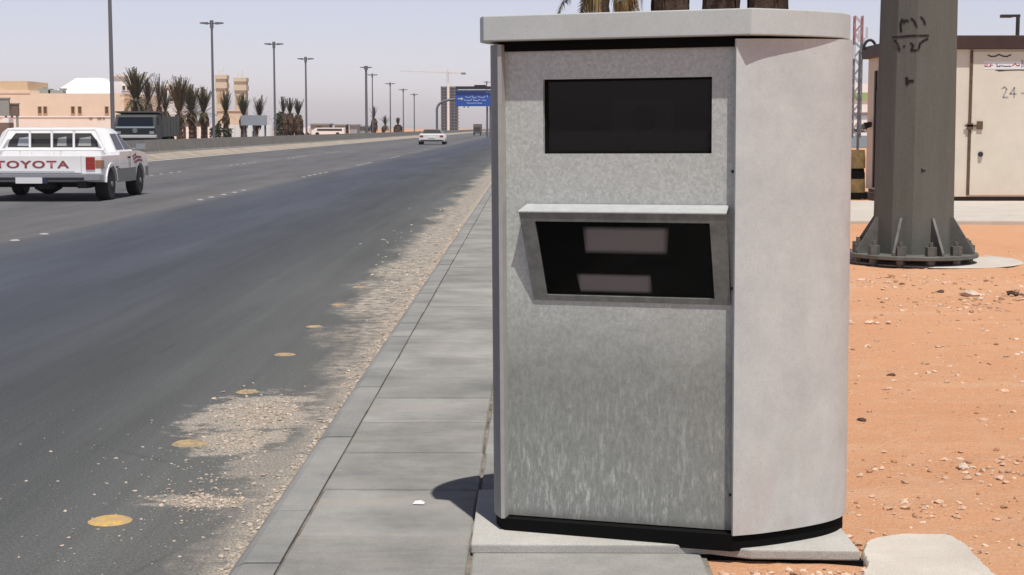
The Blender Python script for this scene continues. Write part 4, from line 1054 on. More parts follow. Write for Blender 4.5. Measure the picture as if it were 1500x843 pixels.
tt = thing('tent_roofed_hall', 'white hall with a stepped tent-like roof rising behind the peach building', 'building', (tX(120), Yt, 0))
T = tt.location.x
mb = MB(); mb.span(tX(78) - T, tX(170) - T, 0, 9, 0, tZ(137)); mb.build('wall', WHITEWALL, tt)
mb = MB(); mb.loft([[(tX(78) - T, -0.2, tZ(137) + .003), (tX(168) - T, -0.2, tZ(137) + .003), (tX(168) - T, 9.2, tZ(137) + .003), (tX(78) - T, 9.2, tZ(137) + .003)], [(tX(92) - T, 2.4, tZ(122)), (tX(160) - T, 2.4, tZ(122)), (tX(160) - T, 6.6, tZ(122)), (tX(92) - T, 6.6, tZ(122))], [(tX(102) - T, 3.2, tZ(113.5)), (tX(138) - T, 3.2, tZ(113)), (tX(138) - T, 6, tZ(113)), (tX(102) - T, 6, tZ(113.5))]]); mb.build('roof', WHITEWALL, tt)
mb = MB()
for k in range(5): mb.span(tX(140 + 4 * k) - T, tX(142 + 4 * k) - T, 3.5, 4.2, tZ(122) - 0.6, tZ(114 + k))
mb.build('roof_finial', CREAM, tt)
def white_house(label, px0, px1, top, Y, wins, ledge=True):
    x0, x1 = xat(px0, Y), xat(px1, Y); c = (x0 + x1) / 2
    t = thing('white_house', label, 'building', (c, Y, 0))
    mb = MB(); mb.span(x0 - c, x1 - c, 0, 8, 0, zat(top, Y)); mb.build('wall', WHITEWALL, t)
    mb = MB(); mb.span(x0 - c - 0.15, x1 - c + 0.15, -0.2, 8.2, zat(top, Y) + 0.002, zat(top, Y) + 0.25); mb.build('parapet', CREAM, t)
    for a, b, d, e in wins: win_part(t, xat(a, Y) - c, xat(b, Y) - c, zat(e, Y), zat(d, Y), 0, WINDARK, CREAM)
white_house('white house with two small dark windows behind the tallest palm', 166, 194, 112, 178, [(181, 185, 126, 132), (187.5, 191.5, 126, 132)])
white_house('narrow white house seen between the slim palm and the olive palms', 244, 260, 126, 176, [(250, 254, 144, 149)])
white_house('plain white block between the brownish palm and the slim palm', 207, 232, 128, 180, [])
# the two cream towers and the low block between them
def tower(label, a, b, top, Y):
    x0, x1 = xat(a, Y), xat(b, Y); c = (x0 + x1) / 2; w = (x1 - x0) / 2; H = zat(top, Y)
    t = thing('cream_tower', label, 'tower', (c, Y, 0), 0, 'pair of cream towers')
    mb = MB(); mb.span(-w * .86, w * .86, 0, 2 * w, 0, H * 0.8); mb.build('shaft', CREAMT, t)
    mb = MB(); mb.span(-w, w, -0.15, 2 * w + 0.15, H * 0.8 + 0.002, H * 0.88); mb.span(-w * .9, w * .9, 0, 2 * w, H * .88 + .002, H * 0.94); mb.span(-w, w, -0.15, 2 * w + 0.15, H * 0.94 + 0.002, H); mb.build('crown_block', CREAMT, t)
    mb = MB(); mb.tube((w * .2, w, H), (w * .2, w, H + 0.9), 0.05, None, 6); mb.tube((-w * .4, w, H), (-w * .4, w, H + 0.6), 0.04, None, 6); mb.build('aerial', CREAMT, t)
    for k in (-0.45, 0.0, 0.45):
        mb = MB(); mb.span(w * k - 0.14, w * k + 0.14, -0.03, -0.003, H * 0.58, H * 0.74); mb.build('slot', PEACHSH, t)
CREAMT = mat('cream_tower_render', (0.72, 0.60, 0.45), 0.9, var=0.08, scale=0.9)
tower('left cream tower of the pair, close behind the tall lamp post', 316, 333.5, 110, 190)
tower('right cream tower of the pair, behind the slim palms', 343, 362, 114, 190)
Yl = 186
lb = thing('low_cream_block', 'low cream block standing between the feet of the two cream towers', 'building', (xat(340, Yl), Yl, 0)); c = lb.location.x
mb = MB(); mb.span(xat(318, Yl) - c, xat(358, Yl) - c, 0, 2, 0, zat(163, Yl)); mb.build('wall', CREAMT, lb)
mb = MB(); mb.span(xat(317, Yl) - c, xat(359, Yl) - c, -0.1, 2, zat(163, Yl) + 0.002, zat(161.5, Yl)); mb.build('coping', PEACH, lb)
Yp = 172
lw = thing('white_perimeter_wall', 'low white wall with recesses behind the row of palms', 'wall', (xat(350, Yp), Yp, 0)); c = lw.location.x
mb = MB(); mb.span(xat(258, Yp) - c, xat(399, Yp) - c, 0, 0.3, 0, zat(183, Yp)); mb.build('wall', WHITEWALL, lw)
for a in range(262, 398, 9):
    mb = MB(); mb.span(xat(a, Yp) - c, xat(a + 2.2, Yp) - c, -0.12, -0.002, 0, zat(182.4, Yp)); mb.build('pier', CREAM, lw)
pg = thing('shade_canopy', 'brown flat shade canopy under the three olive palms', 'canopy', (xat(286, 158), 158, 0)); c = pg.location.x
mb = MB(); mb.span(xat(268, 158) - c, xat(304, 158) - c, -1, 1, zat(186, 158), zat(179, 158)); mb.build('roof', BROWNBOX, pg)
for a in (270, 286, 302):
    mb = MB(); mb.tube((xat(a, 158) - c, 0, 0), (xat(a, 158) - c, 0, zat(186, 158) - 0.002), 0.15, None, 8); mb.build('post', BROWNBOX, pg)
bd = thing('pale_board', 'pale blue-grey hoarding on posts right of the cream towers', 'hoarding', (xat(372, 162), 162, 0)); c = bd.location.x
mb = MB(); mb.span(xat(353, 162) - c, xat(391, 162) - c, -0.1, 0.1, zat(184, 162), zat(169, 162)); mb.build('panel', BLUEGREY, bd)
for a in (357, 372, 388):
    mb = MB(); mb.tube((xat(a, 162) - c, 0.2, 0), (xat(a, 162) - c, 0.2, zat(170, 162)), 0.1, None, 8); mb.build('post', LAMPMETAL, bd)
def shrub(label, px0, px1, top, Y, m=HEDGE):
    rr = random.Random(int(px0)); mb = MB(); x0, x1 = xat(px0, Y), xat(px1, Y)
    leafmass(mb, (x0 + x1) / 2, Y, 0.0, x1 - x0, 1.5, zat(top, Y), 420, 0.16, rr)
    o = mb.build('shrub', m); tag(o, label, 'shrub')
shrub('dark green shrub between a lamp post and the clump of brown palms', 402, 414, 166, 182)
shrub('bluish shrub at the foot of the tall lamp post', 309, 324, 174, 168)
shrub('olive shrub at the foot of the slim palm before the left cream tower', 327, 338, 172, 159)
# left edge: boards and cabinets behind the pickup
def board(label, a, b, top, bot, Y, m, legs=True):
    x0, x1 = xat(a, Y), xat(b, Y); c = (x0 + x1) / 2
    t = thing('roadside_board', label, 'board', (c, Y, 0))
    mb = MB(); mb.span(x0 - c, x1 - c, 0, 0.25, zat(bot, Y), zat(top, Y)); mb.build('panel', m, t)
    mb = MB(); mb.span(x0 - c - 0.05, x1 - c + 0.05, -0.04, 0.29, zat(top, Y) + 0.001, zat(top, Y) + 0.09); mb.build('top_rail', GREYBOX, t)
    mb = MB(); mb.tube(((x1 - x0) * 0.3, 0.12, 0), ((x1 - x0) * 0.3, 0.12, zat(bot, Y) - 0.001), 0.09, None, 8); mb.tube((-(x1 - x0) * 0.3, 0.12, 0), (-(x1 - x0) * 0.3, 0.12, zat(bot, Y) - 0.001), 0.09, None, 8); mb.build('post', GREYBOX, t)
board('greenish grey roadside board at the left edge of the picture', -14, 14, 145, 170, 112, GREYBOX)
board('small brown-grey board next to the greenish board at the left edge', 14.5, 27.5, 153, 170, 112.5, BROWNBOX)
bx = thing('roadside_cabinet', 'brown roadside cabinet with a white top at the left edge, below the boards', 'cabinet', (xat(4, 108), 108, 0))
c = bx.location.x
mb = MB(); mb.span(xat(-9, 108) - c, xat(13.5, 108) - c, 0, 1, 0, zat(180, 108)); mb.build('body', BROWNBOX, bx, bevel=0.03)
mb = MB(); mb.span(xat(4, 108) - c, xat(13, 108) - c, 0.0, 1.0, zat(180, 108) + 0.002, zat(173, 108)); mb.build('top', WHITEWALL, bx)

# ------------------------------------------------------------------ far background
YF = 330
def far_block(label, a, b, top, m, Y=YF, name='low_building'):
    x0, x1 = xat(a, Y), xat(b, Y); c = (x0 + x1) / 2
    t = thing(name, label, 'building', (c, Y, 0))
    mb = MB(); mb.span(x0 - c, x1 - c, 0, 6, 0, zat(top, Y)); mb.build('wall', m, t)
    mb = MB(); mb.span(x0 - c - 0.2, x1 - c + 0.2, -0.3, 6.2, zat(top, Y) + 0.002, zat(top, Y) + 0.25); mb.build('roof_edge', GREYBOX, t)
    k = x0 + 1.2
    while k < x1 - 1.5:
        mb = MB(); mb.span(k - c, k + 1.1 - c, -0.06, -0.003, 0.9, zat(top, Y) - 0.35); mb.build('window', WINDARK, t); k += 2.3
far_block('distant low grey building left of the white bus', 455, 482, 183, GREYBOX)
far_block('distant low grey building behind the white bus', 490, 506, 184, GREYBOX, 331)
far_block('distant grey shed with a dark flat roof, right of the white bus', 512, 523, 184, BLUEGREY, 332)
far_block('distant pale low building beside the thickest distant lamp post', 526, 545, 186, GREYBOX, 340)
def bus(label, a, b, Y, top):
    x0, x1 = xat(a, Y), xat(b, Y); c = (x0 + x1) / 2; L = x1 - x0; H = zat(top, Y)
    t = thing('white_bus', label, 'bus', (c, Y, 0))
    mb = MB(); mb.prism([(-L / 2, 0, 0.35), (L / 2, 0, 0.35), (L / 2, 0, H - 0.1), (L / 2 - 0.2, 0, H), (-L / 2 + 0.9, 0, H), (-L / 2, 0, H * 0.62)], (0, 2.3, 0)); mb.build('body', WHITEWALL, t)
    mb = MB(); mb.span(-L / 2 + 1.1, L / 2 - 0.4, -0.02, -0.003, H * 0.62, H * 0.88); mb.build('window_band', WINDARK, t)
    for k in (-0.32, 0.3):
        for yy in (0.0, 2.0):
            mb = MB(); mb.tube((L * k, yy, 0.38), (L * k, yy + 0.28, 0.38), 0.38, None, 14); mb.build('wheel', TYRE, t)
bus('long white bus parked far off between two lamp posts', 456, 504, 300, 187.4)
bus('white van parked far off just right of the clump of brown palms', 441, 452, 296, 186)
# tower under construction with its crane
YT = 900
tX = lambda px: xat(px, YT); tZ = lambda py: zat(py, YT)
tw = thing('unfinished_tower', 'dark unfinished concrete tower with a pale hoist strip beside the blue road sign', 'building', (tX(658), YT, 0)); c = tw.location.x
mb = MB(); mb.span(tX(646.5) - c, tX(670) - c, 0.8, 12, 0, tZ(127)); mb.build('core', TOWERDK, tw)
zz = 1.5
while zz < tZ(125.5):
    mb = MB(); mb.span(tX(645.5) - c, tX(671.5) - c, 0, 12.5, zz, zz + 0.3); mb.build('floor_slab', TOWERSLAB, tw); zz += 1.75
for a in (646, 650, 654, 660, 665, 670.2):
    mb = MB(); mb.span(tX(a) - c, tX(a + 0.9) - c, 0.25, 0.75, 0, tZ(126.5)); mb.build('column', TOWERSLAB, tw)
mb = MB(); mb.span(tX(655.2) - c, tX(658.6) - c, -0.6, -0.05, 0, tZ(122)); mb.build('hoist', CREAM, tw)
cr = thing('tower_crane', 'pale tower crane with a long jib above the unfinished tower', 'crane', (tX(655.5), YT + 6, 0)); c = cr.location.x
def lattice(mb, p0, p1, w, n, r):
    p0, p1 = Vector(p0), Vector(p1); d = (p1 - p0); u = d.normalized(); s = u.cross(Vector((0, 1, 0))).normalized() * w; q = Vector((0, w, 0))
    cs_ = [s + q, s - q, -s - q, -s + q]
    for k in cs_: mb.tube(p0 + k, p1 + k, r, None, 5)
    for i in range(n):
        a = p0 + d * (i / n); b = p0 + d * ((i + 1) / n)
        mb.tube(a + cs_[i % 2], b + cs_[3 - i % 2 * 1 - 1 + 0], r * .7, None, 4); mb.tube(a + cs_[2], b + cs_[3], r * .7, None, 4)
mb = MB(); lattice(mb, (0, 0, 0), (0, 0, tZ(105)), 0.45, 26, 0.14); mb.build('mast', CRANEM, cr)
mb = MB(); lattice(mb, (tX(585) - c, 0, tZ(103.5)), (tX(640) - c, 0, tZ(105.5)), 0.16, 20, 0.10); lattice(mb, (tX(640) - c, 0, tZ(105.5)), (tX(682) - c, 0, tZ(107.5)), 0.28, 14, 0.13); mb.build('jib', CRANEM, cr)
mb = MB(); mb.span(tX(675) - c, tX(682) - c, -0.6, 0.6, tZ(109), tZ(106)); mb.build('counterweight', TOWERSLAB, cr)
mb = MB(); mb.loft([[(-.4, -.4, tZ(105)), (.4, -.4, tZ(105)), (.4, .4, tZ(105)), (-.4, .4, tZ(105))], [(-.1, -.1, tZ(99)), (.1, -.1, tZ(99)), (.1, .1, tZ(99)), (-.1, .1, tZ(99))]]); mb.build('apex', CRANEM, cr)
# blue road sign on a curved cantilever arm
YS = 250
sX = lambda px: xat(px, YS); sZ = lambda py: zat(py, YS)
sg = thing('road_sign_gantry', 'blue overhead road sign with pale lettering on a curved grey arm', 'road sign', (sX(640), YS, 0)); c = sg.location.x
mb = MB(); pts = [(sX(640) - c, sZ(194)), (sX(640) - c, sZ(160)), (sX(641) - c, sZ(156)), (sX(644) - c, sZ(152)), (sX(650) - c, sZ(148.5)), (sX(658) - c, sZ(146.5)), (sX(668) - c, sZ(145.5))]
for a, b in zip(pts[:-1], pts[1:]): mb.tube((a[0], 0.3, max(0, a[1])), (b[0], 0.3, b[1]), 0.19, None, 10)
mb.build('curved_arm', LAMPMETAL, sg, smooth=True)
for a in (714, 718):
    mb = MB(); mb.tube((sX(a) - c, 0.4, 0), (sX(a) - c, 0.4, sZ(156)), 0.12, None, 8); mb.build('post', LAMPMETAL, sg)
mb = MB(); mb.span(sX(668) - c, sX(764) - c, 0, 0.14, sZ(156), sZ(132)); sp = mb.build('sign_panel', SIGNBLUE, sg, bevel=0.01)
mb = MB(); mb.span(sX(669) - c, sX(764) - c, -0.02, -0.003, sZ(133.6), sZ(132.8)); q = mb.build('border', SIGNTEXT); q.parent = sp
def spt(px, py, lift): return (sX(px) - c, -0.004 - lift, sZ(py))
mb = MB()
strokes(mb, [[(682, 141.5), (684, 143), (689, 143), (690, 141)], [(692, 140.5), (692, 143), (698, 143)], [(700, 141), (703, 143), (709, 143), (711, 141)], [(714, 139.5), (714, 143)],
             [(680, 146.5), (683, 147.5), (690, 147.3), (691, 145.5)], [(694, 145), (694, 147.5), (701, 147.5), (703, 146)], [(706, 147), (712, 147.3)],
             [(684, 151), (690, 151.6), (698, 151.2), (706, 151.6)], [(712, 136), (716, 135), (719, 137)]], spt, 0.9 * 1.0, 0.004)
# stroke width is in px units here
q = mb.build('lettering', SIGNTEXT); q.parent = sp
mb = MB(); strokes(mb, [[(671, 145), (678, 145)], [(676, 143.5), (678.5, 145), (676, 146.5)]], spt, 1.1, 0.004); q = mb.build('arrow', SIGNWHITE); q.parent = sp
mb = MB(); mb.span(sX(668) - c, sX(764) - c, -0.35, 0.5, sZ(131), sZ(126.8)); mb.build('top_walkway', DARKMETAL, sg)
mb = MB(); mb.span(sX(695) - c, sX(712) - c, -0.4, 0.3, sZ(126.8) + 0.002, sZ(124.8)); mb.build('lamp_housing', DARKMETAL, sg)
for a in (680, 686, 714):
    mb = MB(); mb.tube((sX(a) - c, -0.3, sZ(156) - 0.14), (sX(a) - c, 0.1, sZ(156) - 0.05), 0.12, 0.1, 8); mb.build('floodlight', LAMPMETAL, sg)
# far lorry under the sign
lo = thing('far_lorry', 'small brown lorry far down the road under the blue sign', 'lorry', (xat(699, 330), 330, 0)); w = 12 / 2300 * 330 / 2
mb = MB(); mb.span(-w, w, 1.2, 6, 0.5, zat(182, 330)); mb.build('body', BROWNBOX, lo)
mb = MB(); mb.span(-w * .9, w * .9, 0, 1.15, 0.4, zat(186, 330)); mb.build('cab', TRUCKGREY, lo, bevel=0.06)
mb = MB(); mb.span(-w * .8, w * .8, -0.02, -0.003, 1.0, zat(186.5, 330)); mb.build('windscreen', WINDARK, lo)
for s in (-1, 1):
    mb = MB(); mb.tube((s * w * .95, 0.6, 0.4), (s * w * .65, 0.6, 0.4), 0.4, None, 12); mb.build('wheel', TYRE, lo)

# HAZE: dusty air over the whole place
mb = MB(); mb.span(-1600, 1600, -60, 2700, -1.1, 42)
hz = mb.build('haze', bpy.data.materials.new('dusty_air'), kind='stuff')
hm = hz.data.materials[0]; hm.use_nodes = True; hm.node_tree.nodes.clear()
ho = hm.node_tree.nodes.new('ShaderNodeOutputMaterial'); hv = hm.node_tree.nodes.new('ShaderNodeVolumePrincipled')
hv.inputs['Color'].default_value = (0.93, 0.92, 0.95, 1); hv.inputs['Density'].default_value = 0.0002; hv.inputs['Anisotropy'].default_value = 0.2
hm.node_tree.links.new(hv.outputs[0], ho.inputs['Volume'])

# ------------------------------------------------------------------ vehicles
def wheel(parent, x, y, r, w, sgn, rimm=RIM):
    t = MB(); prof = [(r * .62, -w / 2), (r * .9, -w / 2), (r, -w * .36), (r, w * .36), (r * .9, w / 2), (r * .62, w / 2)]
    n = 28; rings = [[(xx, a * math.cos(2 * math.pi * i / n), a * math.sin(2 * math.pi * i / n)) for i in range(n)] for a, xx in prof]
    t.loft(rings); o = t.build('wheel', TYRE, parent, smooth=True, loc=(x, y, r))
    q = MB(); q.tube((sgn * w * .18, 0, 0), (sgn * w * .44, 0, 0), r * .6, r * .57, 20); q.tube((sgn * w * .445, 0, 0), (sgn * w * .56, 0, 0), r * .22, r * .16, 14)
    k = q.build('rim', rimm, None, smooth=True); k.parent = o
    return o
def arch(yc, r, zb, n=10, rev=False):
    a0 = math.asin(max(-1, min(1, (zb - 0) / r)))
    pts = [(yc - r * math.cos(t), r * math.sin(t)) for t in [a0 + (math.pi - 2 * a0) * k / n for k in range(n + 1)]]
    return pts
# white pickup
W2 = 1.52
pu = thing('pickup_truck', 'white pickup with red lettering on its tailgate driving away on the left', 'pickup', (-10.83, 35.0, 0))
ZB_ = 0.40
lowp = [(-.80, .60), (-.80, .72), (.72, .72), (.72, 1.06), (2.5, 1.06), (3.1, 1.0), (3.3, .92), (3.36, .80), (3.34, .45), (3.16, ZB_)]
fa = [(p[0], p[1] + 0.33) for p in arch(2.62, 0.44, ZB_ - 0.33)][::-1]
ra = [(p[0], p[1] + 0.33) for p in arch(0.0, 0.44, ZB_ - 0.33)][::-1]
prof = lowp + fa + ra + [(-.62, ZB_ + .02)]
mb = MB(); mb.prism([(-W2, p[0], p[1]) for p in prof], (2 * W2, 0, 0)); body = mb.build('body', WHITEPAINT, pu)
for s in (-1, 1):
    mb = MB(); mb.span(s * (W2 - 0.09), s * (W2 + 0.001), -.80, .719, .721, 1.0); mb.build('bed_side', WHITEPAINT, pu, bevel=0.02)
    for (y0, y1) in ((0.47, 2.14),):
        mb = MB(); mb.span(s * (W2 + 0.002), s * (W2 + 0.014), y0, y1, ZB_ - 0.03, 0.68); mb.build('rocker_panel', GREYPAINT, pu)
    mb = MB(); mb.span(s * (W2 + 0.002), s * (W2 + 0.014), 3.08, 3.33, 0.46, 0.68); mb.build('front_corner', GREYPAINT, pu)
    mb = MB(); pa = [(p[0] * 1.0, p[1]) for p in ra]
    pin = [(0 + (p[0]) * 1.13, 0.33 + (p[1] - 0.33) * 1.13) for p in ra]
    poly = [(s * (W2 + 0.001), p[0], p[1]) for p in ra] + [(s * (W2 + 0.001), p[0], max(ZB_, p[1])) for p in pin[::-1]]
    mb.prism(poly, (s * 0.018, 0, 0)); mb.build('wheel_arch', WHITEPAINT, pu)
    wheel(pu, s * (W2 - 0.15), 0.0, 0.35, 0.30, s); wheel(pu, s * (W2 - 0.15), 2.62, 0.35, 0.28, s)
    mb = MB(); mb.span(s * (W2 + 0.03), s * (W2 + 0.25), 2.05, 2.13, 1.08, 1.23); mb.span(s * (W2 - 0.05), s * (W2 + 0.04), 2.07, 2.11, 1.10, 1.14); mb.build('mirror', CHROME, pu, bevel=0.015)
    mb = MB()
    strokes(mb, [[(1.95, .86), (2.3, .92), (2.7, .90)], [(2.05, .79), (2.45, .84), (2.8, .82)], [(1.9, .93), (2.2, .98)]], lambda a, b, l: (s * (W2 + l), a, b), 0.05, 0.004)
    mb.build('stripe', REDLETTER, pu)
    for yy in (1.45,):
        mb = MB(); mb.span(s * (W2 + 0.002), s * (W2 + 0.03), yy, yy + 0.16, 0.90, 0.94); mb.build('door_handle', DARKMETAL, pu)
    mb = MB(); mb.span(s * (W2 + .001), s * (W2 + .004), 1.665, 1.677, .70, 1.05); mb.build('door_seam', DARKMETAL, pu)
# tailgate with lettering
mb = MB(); mb.span(-1.08, 1.08, -.86, -.79, .615, 1.0); tg = mb.build('tailgate', WHITEPAINT, pu, bevel=0.018)
o = text_mesh('tailgate_lettering', 'TOYOTA', REDLETTER, None, 1.62, 0.165, (0.02, -.861, .805), (1, 0, 0), (0, 0, 1), (0, -1, 0), 0.004); o.parent = tg
mb = MB(); mb.span(-0.95, 0.95, -.868, -.861, .645, .665); q = mb.build('crease_shadow_strip', mat('tailgate_shadow_line', (0.45, 0.46, 0.47), 0.5), None); q.parent = tg
for s in (-1, 1):
    mb = MB(); mb.span(s * 1.085, s * (W2 - 0.003), -.845, -.801, .60, 1.0); mb.build('rear_corner', WHITEPAINT, pu, bevel=0.015)
    mb = MB(); mb.span(s * 1.19, s * 1.39, -.866, -.846, .69, .965); tl = mb.build('tail_light', REDLENS, pu, bevel=0.006)
    mb = MB(); mb.span(s * 1.21, s * 1.37, -.869, -.867, .835, .84); q = mb.build('lens_bar', AMBERLENS, None); q.parent = tl
    mb = MB(); mb.span(s * 1.394, s * (W2 + 0.006), -.85, -.60, .72, .90); mb.build('side_marker', AMBERLENS, pu, bevel=0.006)
mb = MB(); mb.prism([(-W2, -.62, .60), (-W2 - .01, -.98, .60), (-W2 + .15, -1.06, .60), (W2 - .15, -1.06, .60), (W2 + .01, -.98, .60), (W2, -.62, .60)], (0, 0, -.15)); mb.build('rear_bumper', CHROME, pu, bevel=0.02)
mb = MB(); mb.span(-1.2, 1.2, -1.075, -1.062, .47, .53); mb.build('bumper_step', DARKMETAL, pu)
mb = MB(); mb.span(-.28, .30, -1.09, -1.077, .40, .53); mb.build('number_plate', SIGNWHITE, pu)
mb = MB(); mb.span(.31, .41, -1.09, -1.076, .40, .53); mb.build('plate_navy_end', mat('plate_navy', (0.02, 0.025, 0.06), 0.5), pu)  # dark blue right end of the number plate
mb = MB(); mb.tube((-W2 + .3, 0, .35), (W2 - .3, 0, .35), .07, None, 10); mb.lathe([(0.08, -.22), (.30, -.10), (.30, .10), (.08, .2)], (0.10, 0, .35), 16); mb.span(-W2 + .25, -W2 + .5, -.6, 3.0, .40, .55); mb.span(W2 - .5, W2 - .25, -.6, 3.0, .40, .55); mb.span(-1.0, 1.0, 2.0, 3.1, .36, .5); mb.span(.95, 1.15, -.7, -.2, .28, .42); mb.build('undercarriage', DARKMETAL, pu)
# cab
cb = [(-1.30, .74), (1.30, .74), (1.36, 1.2), (1.36, 2.5), (-1.36, 2.5), (-1.36, 1.2)]
def ring(w, y0, y1, z, ch): return [(-w + ch, y0, z), (w - ch, y0, z), (w, y0 + ch, z), (w, y1 - ch, z), (w - ch, y1, z), (-w + ch, y1, z), (-w, y1 - ch, z), (-w, y0 + ch, z)]
mb = MB(); mb.loft([ring(1.40, .73, 2.48, 1.055, .10), ring(1.20, .82, 1.85, 1.50, .10), ring(1.12, .86, 1.76, 1.575, .12), ring(.95, .95, 1.65, 1.61, .12)]); cabp = mb.build('cab', WHITEPAINT, pu, smooth=True)
def lerp(a, b, t): return a + (b - a) * t
def rear(x, t, lift=0.006):    # on the rear face of the cab
    return (x, lerp(.73, .82, t) - lift, lerp(1.055, 1.50, t))
mb = MB(); mb.add([rear(-1.04, .24), rear(1.04, .24), rear(1.0, .55), rear(.86, .95), rear(-.86, .95), rear(-1.0, .55)], [(0, 1, 2, 3, 4, 5)]); q = mb.build('rear_window', WINDARK, pu)
for xx, ww, m in ((-.66, .3, BLUEGREY), (.20, .22, GREYBOX), (.72, .3, GREYBOX)):
    mb = MB(); mb.add([rear(xx - ww / 2, .30, .008), rear(xx + ww / 2, .30, .008), rear(xx + ww / 2 * .9, .78, .008), rear(xx - ww / 2 * .8, .7, .008)], [(0, 1, 2, 3)]); k = mb.build('see_through', m); k.parent = q
def sidep(s, y, t, lift=0.006):
    return (s * (lerp(1.40, 1.20, t) + lift), y, lerp(1.055, 1.50, t))
for s in (-1, 1):
    for q4 in (((.98, .1), (1.62, .1), (1.55, .92), (1.02, .92)), ((1.70, .1), (2.28, .1), (1.78, .92), (1.62, .92))):
        mb = MB(); mb.add([sidep(s, y, t) for y, t in q4], [(0, 1, 2, 3)]); mb.build('side_window', WINDARK, pu)
mb = MB(); f = lambda x, t: (x, lerp(2.48, 1.85, t) + .008, lerp(1.055, 1.50, t) + .004)
mb.add([f(-1.22, .1), f(1.22, .1), f(1.02, .93), f(-1.02, .93)], [(0, 1, 2, 3)]); mb.build('windscreen', WINDARK, pu)
# rack over the bed: hoops in front of the rear window and a low rail
mb = MB()
for xx in (-.5, 0.0, .5): mb.tube((xx, .62, .73), (xx, .70, 1.63), .028, None, 8)
mb.tube((-1.0, .68, 1.56), (1.0, .68, 1.56), .03, None, 8); mb.tube((-1.0, .68, 1.56), (-1.3, .62, 1.0), .03, None, 8); mb.tube((1.0, .68, 1.56), (1.3, .62, 1.0), .03, None, 8)
mb.tube((-1.42, -.2, 1.11), (1.42, -.2, 1.11), .032, None, 8)
for xx in (-1.36, -0.45, .45, 1.36): mb.tube((xx, -.2, .73), (xx, -.2, 1.11), .025, None, 8)
mb.build('bed_rack', WHITEPAINT, pu)

# white saloon far ahead
ca = thing('white_car', 'white saloon driving away in the middle distance, black tyres showing', 'car', (xat(632, 150), 150, 0))
CW = 39 / 2300 * 150 / 2
mb = MB(); rings = []
for y, w, z0, z1 in ((0.0, .93, .45, .95), (0.15, .97, .30, 1.02), (1.0, 1.0, .28, 1.04), (2.8, 1.0, .28, 1.0), (4.0, .96, .3, .86), (4.3, .88, .4, .74)):
    w *= CW; rings.append([(-w, y, z0), (w, y, z0), (w, y, lerp(z0, z1, .75)), (w * .9, y, z1), (-w * .9, y, z1), (-w, y, lerp(z0, z1, .75))])
mb.loft(rings); mb.build('body', mat('cream_car_paint', (0.74, 0.735, 0.70), 0.35, coat=.3), ca, smooth=True)
mb = MB(); r4 = lambda w, y0, y1, z: [(-w, y0, z), (w, y0, z), (w, y1, z), (-w, y1, z)]
mb.loft([r4(CW * .84, .55, 3.2, 1.03), r4(CW * .62, 1.15, 2.4, 1.46)]); mb.build('cabin', mat('car_cabin_grey', (0.16, 0.165, 0.18), 0.4), ca, smooth=False)
mb = MB(); g4 = lambda x, t: (x, lerp(.55, 1.15, t) - .01, lerp(1.03, 1.46, t) + .004); mb.add([g4(-CW * .72, .12), g4(CW * .72, .12), g4(CW * .56, .88), g4(-CW * .56, .88)], [(0, 1, 2, 3)]); mb.build('rear_window', WINDARK, ca)
for s in (-1, 1):
    for y in (.8, 3.4): wheel(ca, s * (CW - .16), y, .36, .32, s)
    mb = MB(); mb.span(s * CW * .62, s * CW * .88, -.02, .1, .72, .88); mb.build('tail_light', REDLENS, ca)
mb = MB(); mb.span(-CW * .8, CW * .8, -.04, .14, .36, .47); mb.build('bumper', DARKMETAL, ca)
mb = MB(); mb.span(-.3, .3, -.03, -.005, .62, .74); mb.build('number_plate', SIGNWHITE, ca)

# dump truck coming the other way
YD = 105
dX = lambda px: xat(px, YD); dZ = lambda py: zat(py, YD)
dt = thing('dump_truck', 'dark green dump truck facing the camera beyond the barrier', 'dump truck', (dX(198), YD, 0)); c = dt.location.x
hw = (228 - 168) / 2300 * YD / 2
mb = MB(); mb.prism([(-hw, 0.0, .55), (-hw, 0.0, dZ(186)), (-hw, 0.22, dZ(171)), (-hw, .4, dZ(168)), (-hw, 1.7, dZ(168)), (-hw, 1.7, .55)], (2 * hw, 0, 0)); tc_ = mb.build('cab', DKGREEN, dt, bevel=0.05)
ws = lambda x, t, l=.012: (x, lerp(0.0, 0.22, t) - l, lerp(dZ(186), dZ(171), t))
mb = MB(); mb.add([ws(-hw * .88, .08), ws(hw * .88, .08), ws(hw * .84, .95), ws(-hw * .84, .95)], [(0, 1, 2, 3)]); mb.build('windscreen', mat('truck_glass', (0.008, 0.012, 0.02), 0.15), dt)
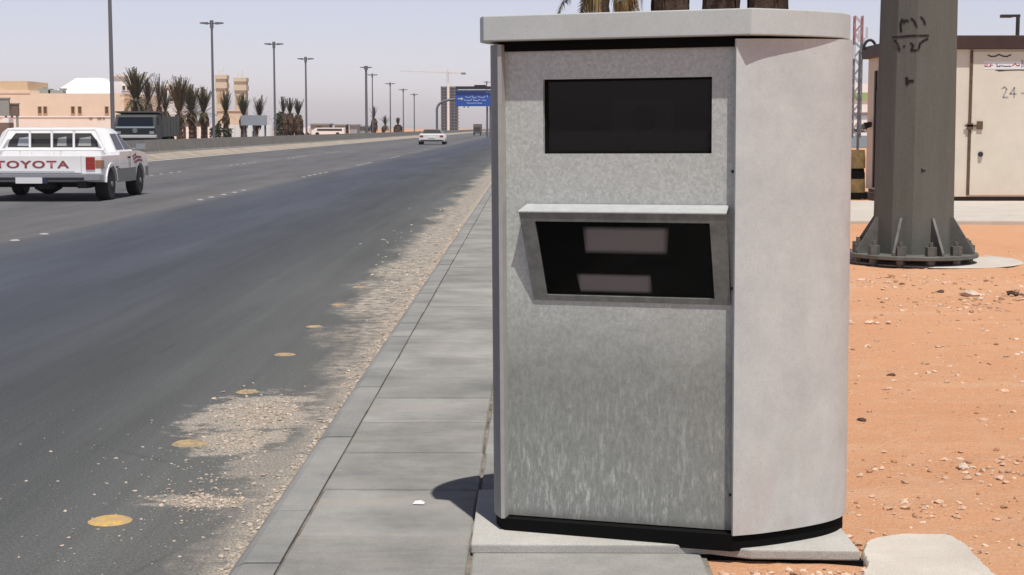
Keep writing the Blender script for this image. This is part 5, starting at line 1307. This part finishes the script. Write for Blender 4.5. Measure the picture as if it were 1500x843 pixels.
mb = MB(); mb.span(-hw * .95, hw * .95, -.06, -.002, dZ(188), dZ(185.8)); mb.build('trim_bar', mat('truck_bar', (0.32, 0.40, 0.44), 0.4), dt)
mb = MB()
for k in range(4): mb.span(-hw * .85, hw * .85, -.05, -.002, dZ(197.5 - 2.3 * k), dZ(196.2 - 2.3 * k))
mb.build('grille', TRUCKBLUE, dt)
mb = MB(); mb.tube((0, -.052, dZ(191.5)), (0, -.09, dZ(191.5)), .17, None, 16); mb.build('badge', RIM, dt)
for s in (-1, 1):
    mb = MB(); mb.span(s * hw * .7, s * hw * .92, -.06, -.003, dZ(196.5), dZ(192.5)); mb.build('headlight', CHROME, dt)
    mb = MB(); mb.span(s * (hw + .06), s * (hw + .22), .1, .2, dZ(184), dZ(172)); mb.build('mirror', DARKMETAL, dt)
    for y in (.8, 4.2, 5.4): wheel(dt, s * (hw - .2), y, .52, .34, s)
mb = MB(); mb.span(-hw * 1.02, hw * 1.02, -.16, .3, dZ(202.5), dZ(198)); mb.build('bumper', mat('truck_bumper', (0.50, 0.50, 0.49), 0.5), dt, bevel=0.03)
mb = MB(); mb.prism([(-hw * 1.03, 1.9, 1.0), (-hw * 1.03, 1.9, dZ(163.5)), (-hw * 1.03, .35, dZ(163)), (-hw * 1.03, .35, dZ(165)), (-hw * 1.03, 1.8, dZ(167)), (-hw * 1.03, 1.75, dZ(167.5)), ], (2.06 * hw, 0, 0)); mb.build('cab_guard', TRUCKGREY, dt)
mb = MB(); zt2 = zat(171, YD + 4); mb.prism([(-hw * 1.05, 1.95, 1.0), (-hw * 1.05, 6.6, 1.0), (-hw * 1.05, 6.9, zt2), (-hw * 1.05, 1.95, zt2)], (2.1 * hw, 0, 0)); tb = mb.build('tipper_body', TRUCKGREY, dt)
for k in range(5):
    for s in (-1, 1):
        mb = MB(); mb.span(s * (hw * 1.05 + .002), s * (hw * 1.05 + .07), 2.2 + k * .95, 2.32 + k * .95, 1.02, zt2 - .05); q = mb.build('rib', TRUCKGREY); q.parent = tb
mb = MB(); mb.span(-hw * .7, hw * .7, .3, 6.5, .55, .95); mb.build('chassis', DARKMETAL, dt)
